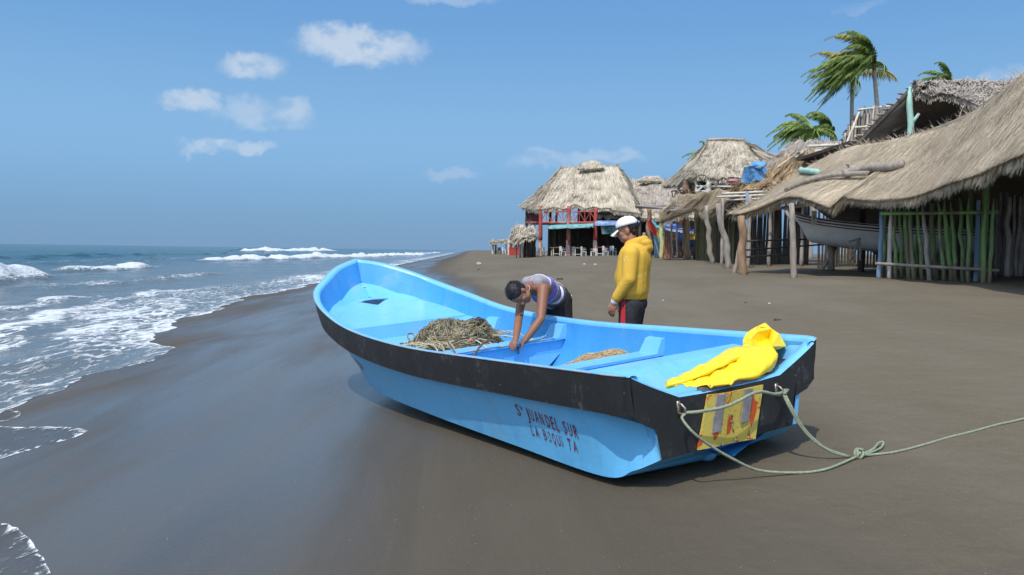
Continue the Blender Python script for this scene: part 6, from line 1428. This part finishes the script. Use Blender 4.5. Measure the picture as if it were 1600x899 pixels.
# sleeve: flattened tube with open cuff
q = MB(); C = [J(1040, 602, .515), J(1068, 592, .55), J(1100, 578, .585), J(1135, 560, .62), J(1160, 545, .64)]; C = cat_rom(C, 5); rows = []
for i, c in enumerate(C):
    t_ = (C[min(i + 1, len(C) - 1)] - C[max(i - 1, 0)]).normalized(); sd = t_.cross(Vector((0, 0, 1))).normalized(); w_ = .058 + .022 * i / len(C); hh_ = .018 + .012 * math.sin(i * .8) ** 2
    rows.append([BW(*(c + sd * math.cos(a) * w_ + Vector((0, 0, 1)) * (math.sin(a) * hh_ + .010 * mnoise.noise((i * .6, a * 1.5, 4))))) for a in np.linspace(0, 2 * math.pi, 20, endpoint=False)])
q.grid(rows, close=True); q.build('sleeve', m, coat, smooth=True).modifiers.new('s', 'SOLIDIFY').thickness = .004
# hood: angular folded panels round an open face
HP = {k: ray(u, v, D) for k, (u, v, D) in dict(a=(1160, 531, 5.78), b=(1167, 521, 5.82), c=(1181, 511, 5.86), k=(1206, 514, 5.84), e=(1217, 521, 5.80), f=(1228, 541, 5.74), h=(1203, 542, 5.60), i=(1183, 519, 5.76), j=(1201, 529, 5.86), l=(1189, 533, 5.80),
      m=(1176, 549, 5.62), n=(1161, 544, 5.72), o=(1194, 550, 5.60), g=(1215, 547, 5.68), r=(1195, 505, 5.98), s=(1210, 530, 6.05), t=(1172, 535, 6.05), w=(1192, 512, 5.92), p=(1212, 530, 5.70), q=(1174, 530, 5.70)).items()}
HK = list(HP); fc = ['abiq', 'bci', 'cwi', 'wki', 'ikj', 'ijl', 'qil', 'qlm', 'alq', 'aqmn', 'lhom', 'ljh', 'jkph', 'kep', 'epf', 'pfh', 'fgh', 'gho', 'crkw', 'rsek', 'sfe', 'abt', 'bctr', 'rts', 'nat', 'sfg']
fc.remove('alq')
me = bpy.data.meshes.new('hood'); me.from_pydata([HP[k] for k in HK], [], [[HK.index(x) for x in f_] for f_ in fc]); me.materials.append(m)
bm = bmesh.new(); bm.from_mesh(me); bmesh.ops.recalc_face_normals(bm, faces=bm.faces[:]); bmesh.ops.subdivide_edges(bm, edges=bm.edges[:], cuts=3, use_grid_fill=True)
for v in bm.verts: v.co += Vector((mnoise.noise(v.co * 9), mnoise.noise(v.co * 9 + Vector((4, 0, 0))), mnoise.noise(v.co * 9 + Vector((0, 7, 0))))) * .006
for f_ in bm.faces: f_.smooth = True
bm.to_mesh(me); bm.free()
hood = bpy.data.objects.new('hood', me); COL.objects.link(hood); hood.parent = coat; hood.matrix_parent_inverse = coat.matrix_world.inverted()
hood.modifiers.new('s', 'SOLIDIFY').thickness = .005
es_ = hood.modifiers.new('e', 'EDGE_SPLIT'); es_.split_angle = math.radians(26)

# ropes
def rope(pts, r=.0085, n_=5): return cat_rom(pts, n_)
RP = empty('tow_rope', gnd(1350, 714), 'green grey rope tied through both transom rings and knotted on the sand', 'rope')
lr, rr = RINGS['l'], RINGS['r']
q = MB(); q.tube(rope([BW(-.058, lr.y + .01, lr.z - .024), BW(-.11, lr.y + .10, lr.z - .022), BW(-.125, -.15, lr.z - .02), BW(-.12, .1, lr.z + .02), BW(-.10, rr.y - .12, rr.z + .005), BW(-.062, rr.y, rr.z - .01)]), .0105, 8)
kn0 = gnd(1342, 717); kn0.z += .02; KY = kn0.y; RY = BW(-.07, rr.y, rr.z).y - .03; LY = BW(-.08, lr.y, lr.z).y
for off in (0, .030):
    q.tube(rope([BW(-.065, rr.y + off * .5, rr.z - .01), ray(1233 + off * 120, 636, RY), ray(1252 + off * 100, 668, RY * .7 + KY * .3), ray(1275 + off * 100, 692, RY * .5 + KY * .5), ray(1300, 705 + off * 60, RY * .3 + KY * .7), ray(1328, 714, KY + .02)]), .0085, 8)
kn0 = gnd(1342, 717); kn0.z += .02
g1 = gnd(1240, 742); g2 = gnd(1290, 736)
q.tube(rope([BW(-.062, lr.y + .005, lr.z - .03), ray(1066, 655, LY - .02), ray(1085, 678, LY - .05), ray(1115, 700, LY * .6 + g1.y * .4 - .05), ray(1150, 720, LY * .4 + g1.y * .6 - .03), ray(1185, 735, LY * .2 + g1.y * .8), g1 + Vector((0, 0, .012)), g2 + Vector((0, 0, .010)), kn0]), .0085, 8)
tail = [kn0] + [gnd(u, v) + Vector((0, 0, .012)) for u, v in ((1370, 713), (1400, 709), (1440, 699), (1480, 687), (1520, 677), (1560, 666), (1600, 657), (1700, 630))]
q.tube(rope(tail), .0085, 8); q.build('line', MT['rope'], RP, smooth=True)
q = MB(); rg = random.Random(5)
for k in range(4):
    a0 = rg.uniform(0, 6.28); ax_ = Vector((rg.gauss(0, 1), rg.gauss(0, .6), rg.gauss(0, .6) + .5)).normalized(); e1 = ax_.orthogonal().normalized(); e2 = ax_.cross(e1)
    q.tube([kn0 + Vector((0, 0, .012)) + e1 * .034 * math.cos(a0 + a) + e2 * .026 * math.sin(a0 + a) + ax_ * .006 * math.sin(2 * a) for a in np.linspace(0, 5.6, 16)], .0088, 7)
q.build('knot', MT['rope'], RP, smooth=True)
q = MB(); lp0 = gnd(1352, 716) + Vector((0, 0, .02)); q.tube(rope([kn0, gnd(1364, 709) + Vector((0, 0, .03)), gnd(1372, 700) + Vector((0, 0, .03)), gnd(1380, 699) + Vector((0, 0, .035)), gnd(1377, 704) + Vector((0, 0, .02)), gnd(1368, 709) + Vector((0, 0, .02)), lp0]), .008, 7); q.build('loop', MT['rope'], RP, smooth=True)
q = MB(); q.tube([BW(-.068 + .016 * math.cos(a), rr.y + .012 * math.sin(a) + .002 * a, rr.z - .018 + .005 * a * .3) for a in np.linspace(0, 15, 40)], .007, 6); q.build('hitch', MT['rope'], RP, smooth=True)

# stones, shells and debris on the beach
def rock(u, v, sz, label, mtl='stone', flat=.6, name='stone', cat='stone'):
    p = gnd(u, v); p.z = float(gz(p.x, p.y)) + sz * flat * .5; q = MB(); q.blob(p, (sz, sz * .8, sz * flat), 12, 8, .5, 2.3); tag(q.build(name, MT[mtl], smooth=False), label, cat)
rock(875, 438, .11, 'dark stone block lying on the sand between the bending person and the beach bar')
rock(1214, 503, .050, 'small brown stone on the sand above the raincoat hood')
rock(1165, 473, .035, 'little dark pebble on the sand below the thick post', 'stone')
rock(748, 413, .16, 'pale lump on the shiny wet sand near the far waterline', 'shell')
rock(748, 422, .10, 'dark lump on the shiny wet sand nearer than the pale one')
for (u, v, lab) in ((1202, 474, 'yellowish shell on the open sand right of the pebble'), (913, 414, 'pale shell left of a second pale one before the bar'), (930, 414, 'pale shell just left of the standing person head height on the far sand'), (1036, 470, 'white shell right of the standing person')): rock(u, v, .025 if v > 460 else .07, lab, 'shell', .5, 'shell', 'shell')
# countless shell grains and pebbles
rg = np.random.default_rng(3); q = MB()
for k in range(2200):
    y = 2.0 + 14 * rg.random() ** 1.6; x = rg.uniform(-.75, .85) * y; s_ = x - float(XsT(y))
    if s_ < .8: continue
    z_ = float(gz(x, y)); r = .0010 + .0030 * rg.random() ** 2.5; c = Vector((x, y, z_ + r * .4)); a = rg.uniform(0, 6.28)
    e = [Vector((math.cos(a + i * 2.1) * r, math.sin(a + i * 2.1) * r, 0)) for i in range(3)]; q.add([c + e[0], c + e[1], c + e[2], c + Vector((0, 0, r))], [(0, 1, 3), (1, 2, 3), (2, 0, 3)], rg.random())
q.build('shell_grit', noisy('broken shell grit', (.36, .33, .28), (.22, .19, .15), 30, .8, bmp=0), kind='stuff')
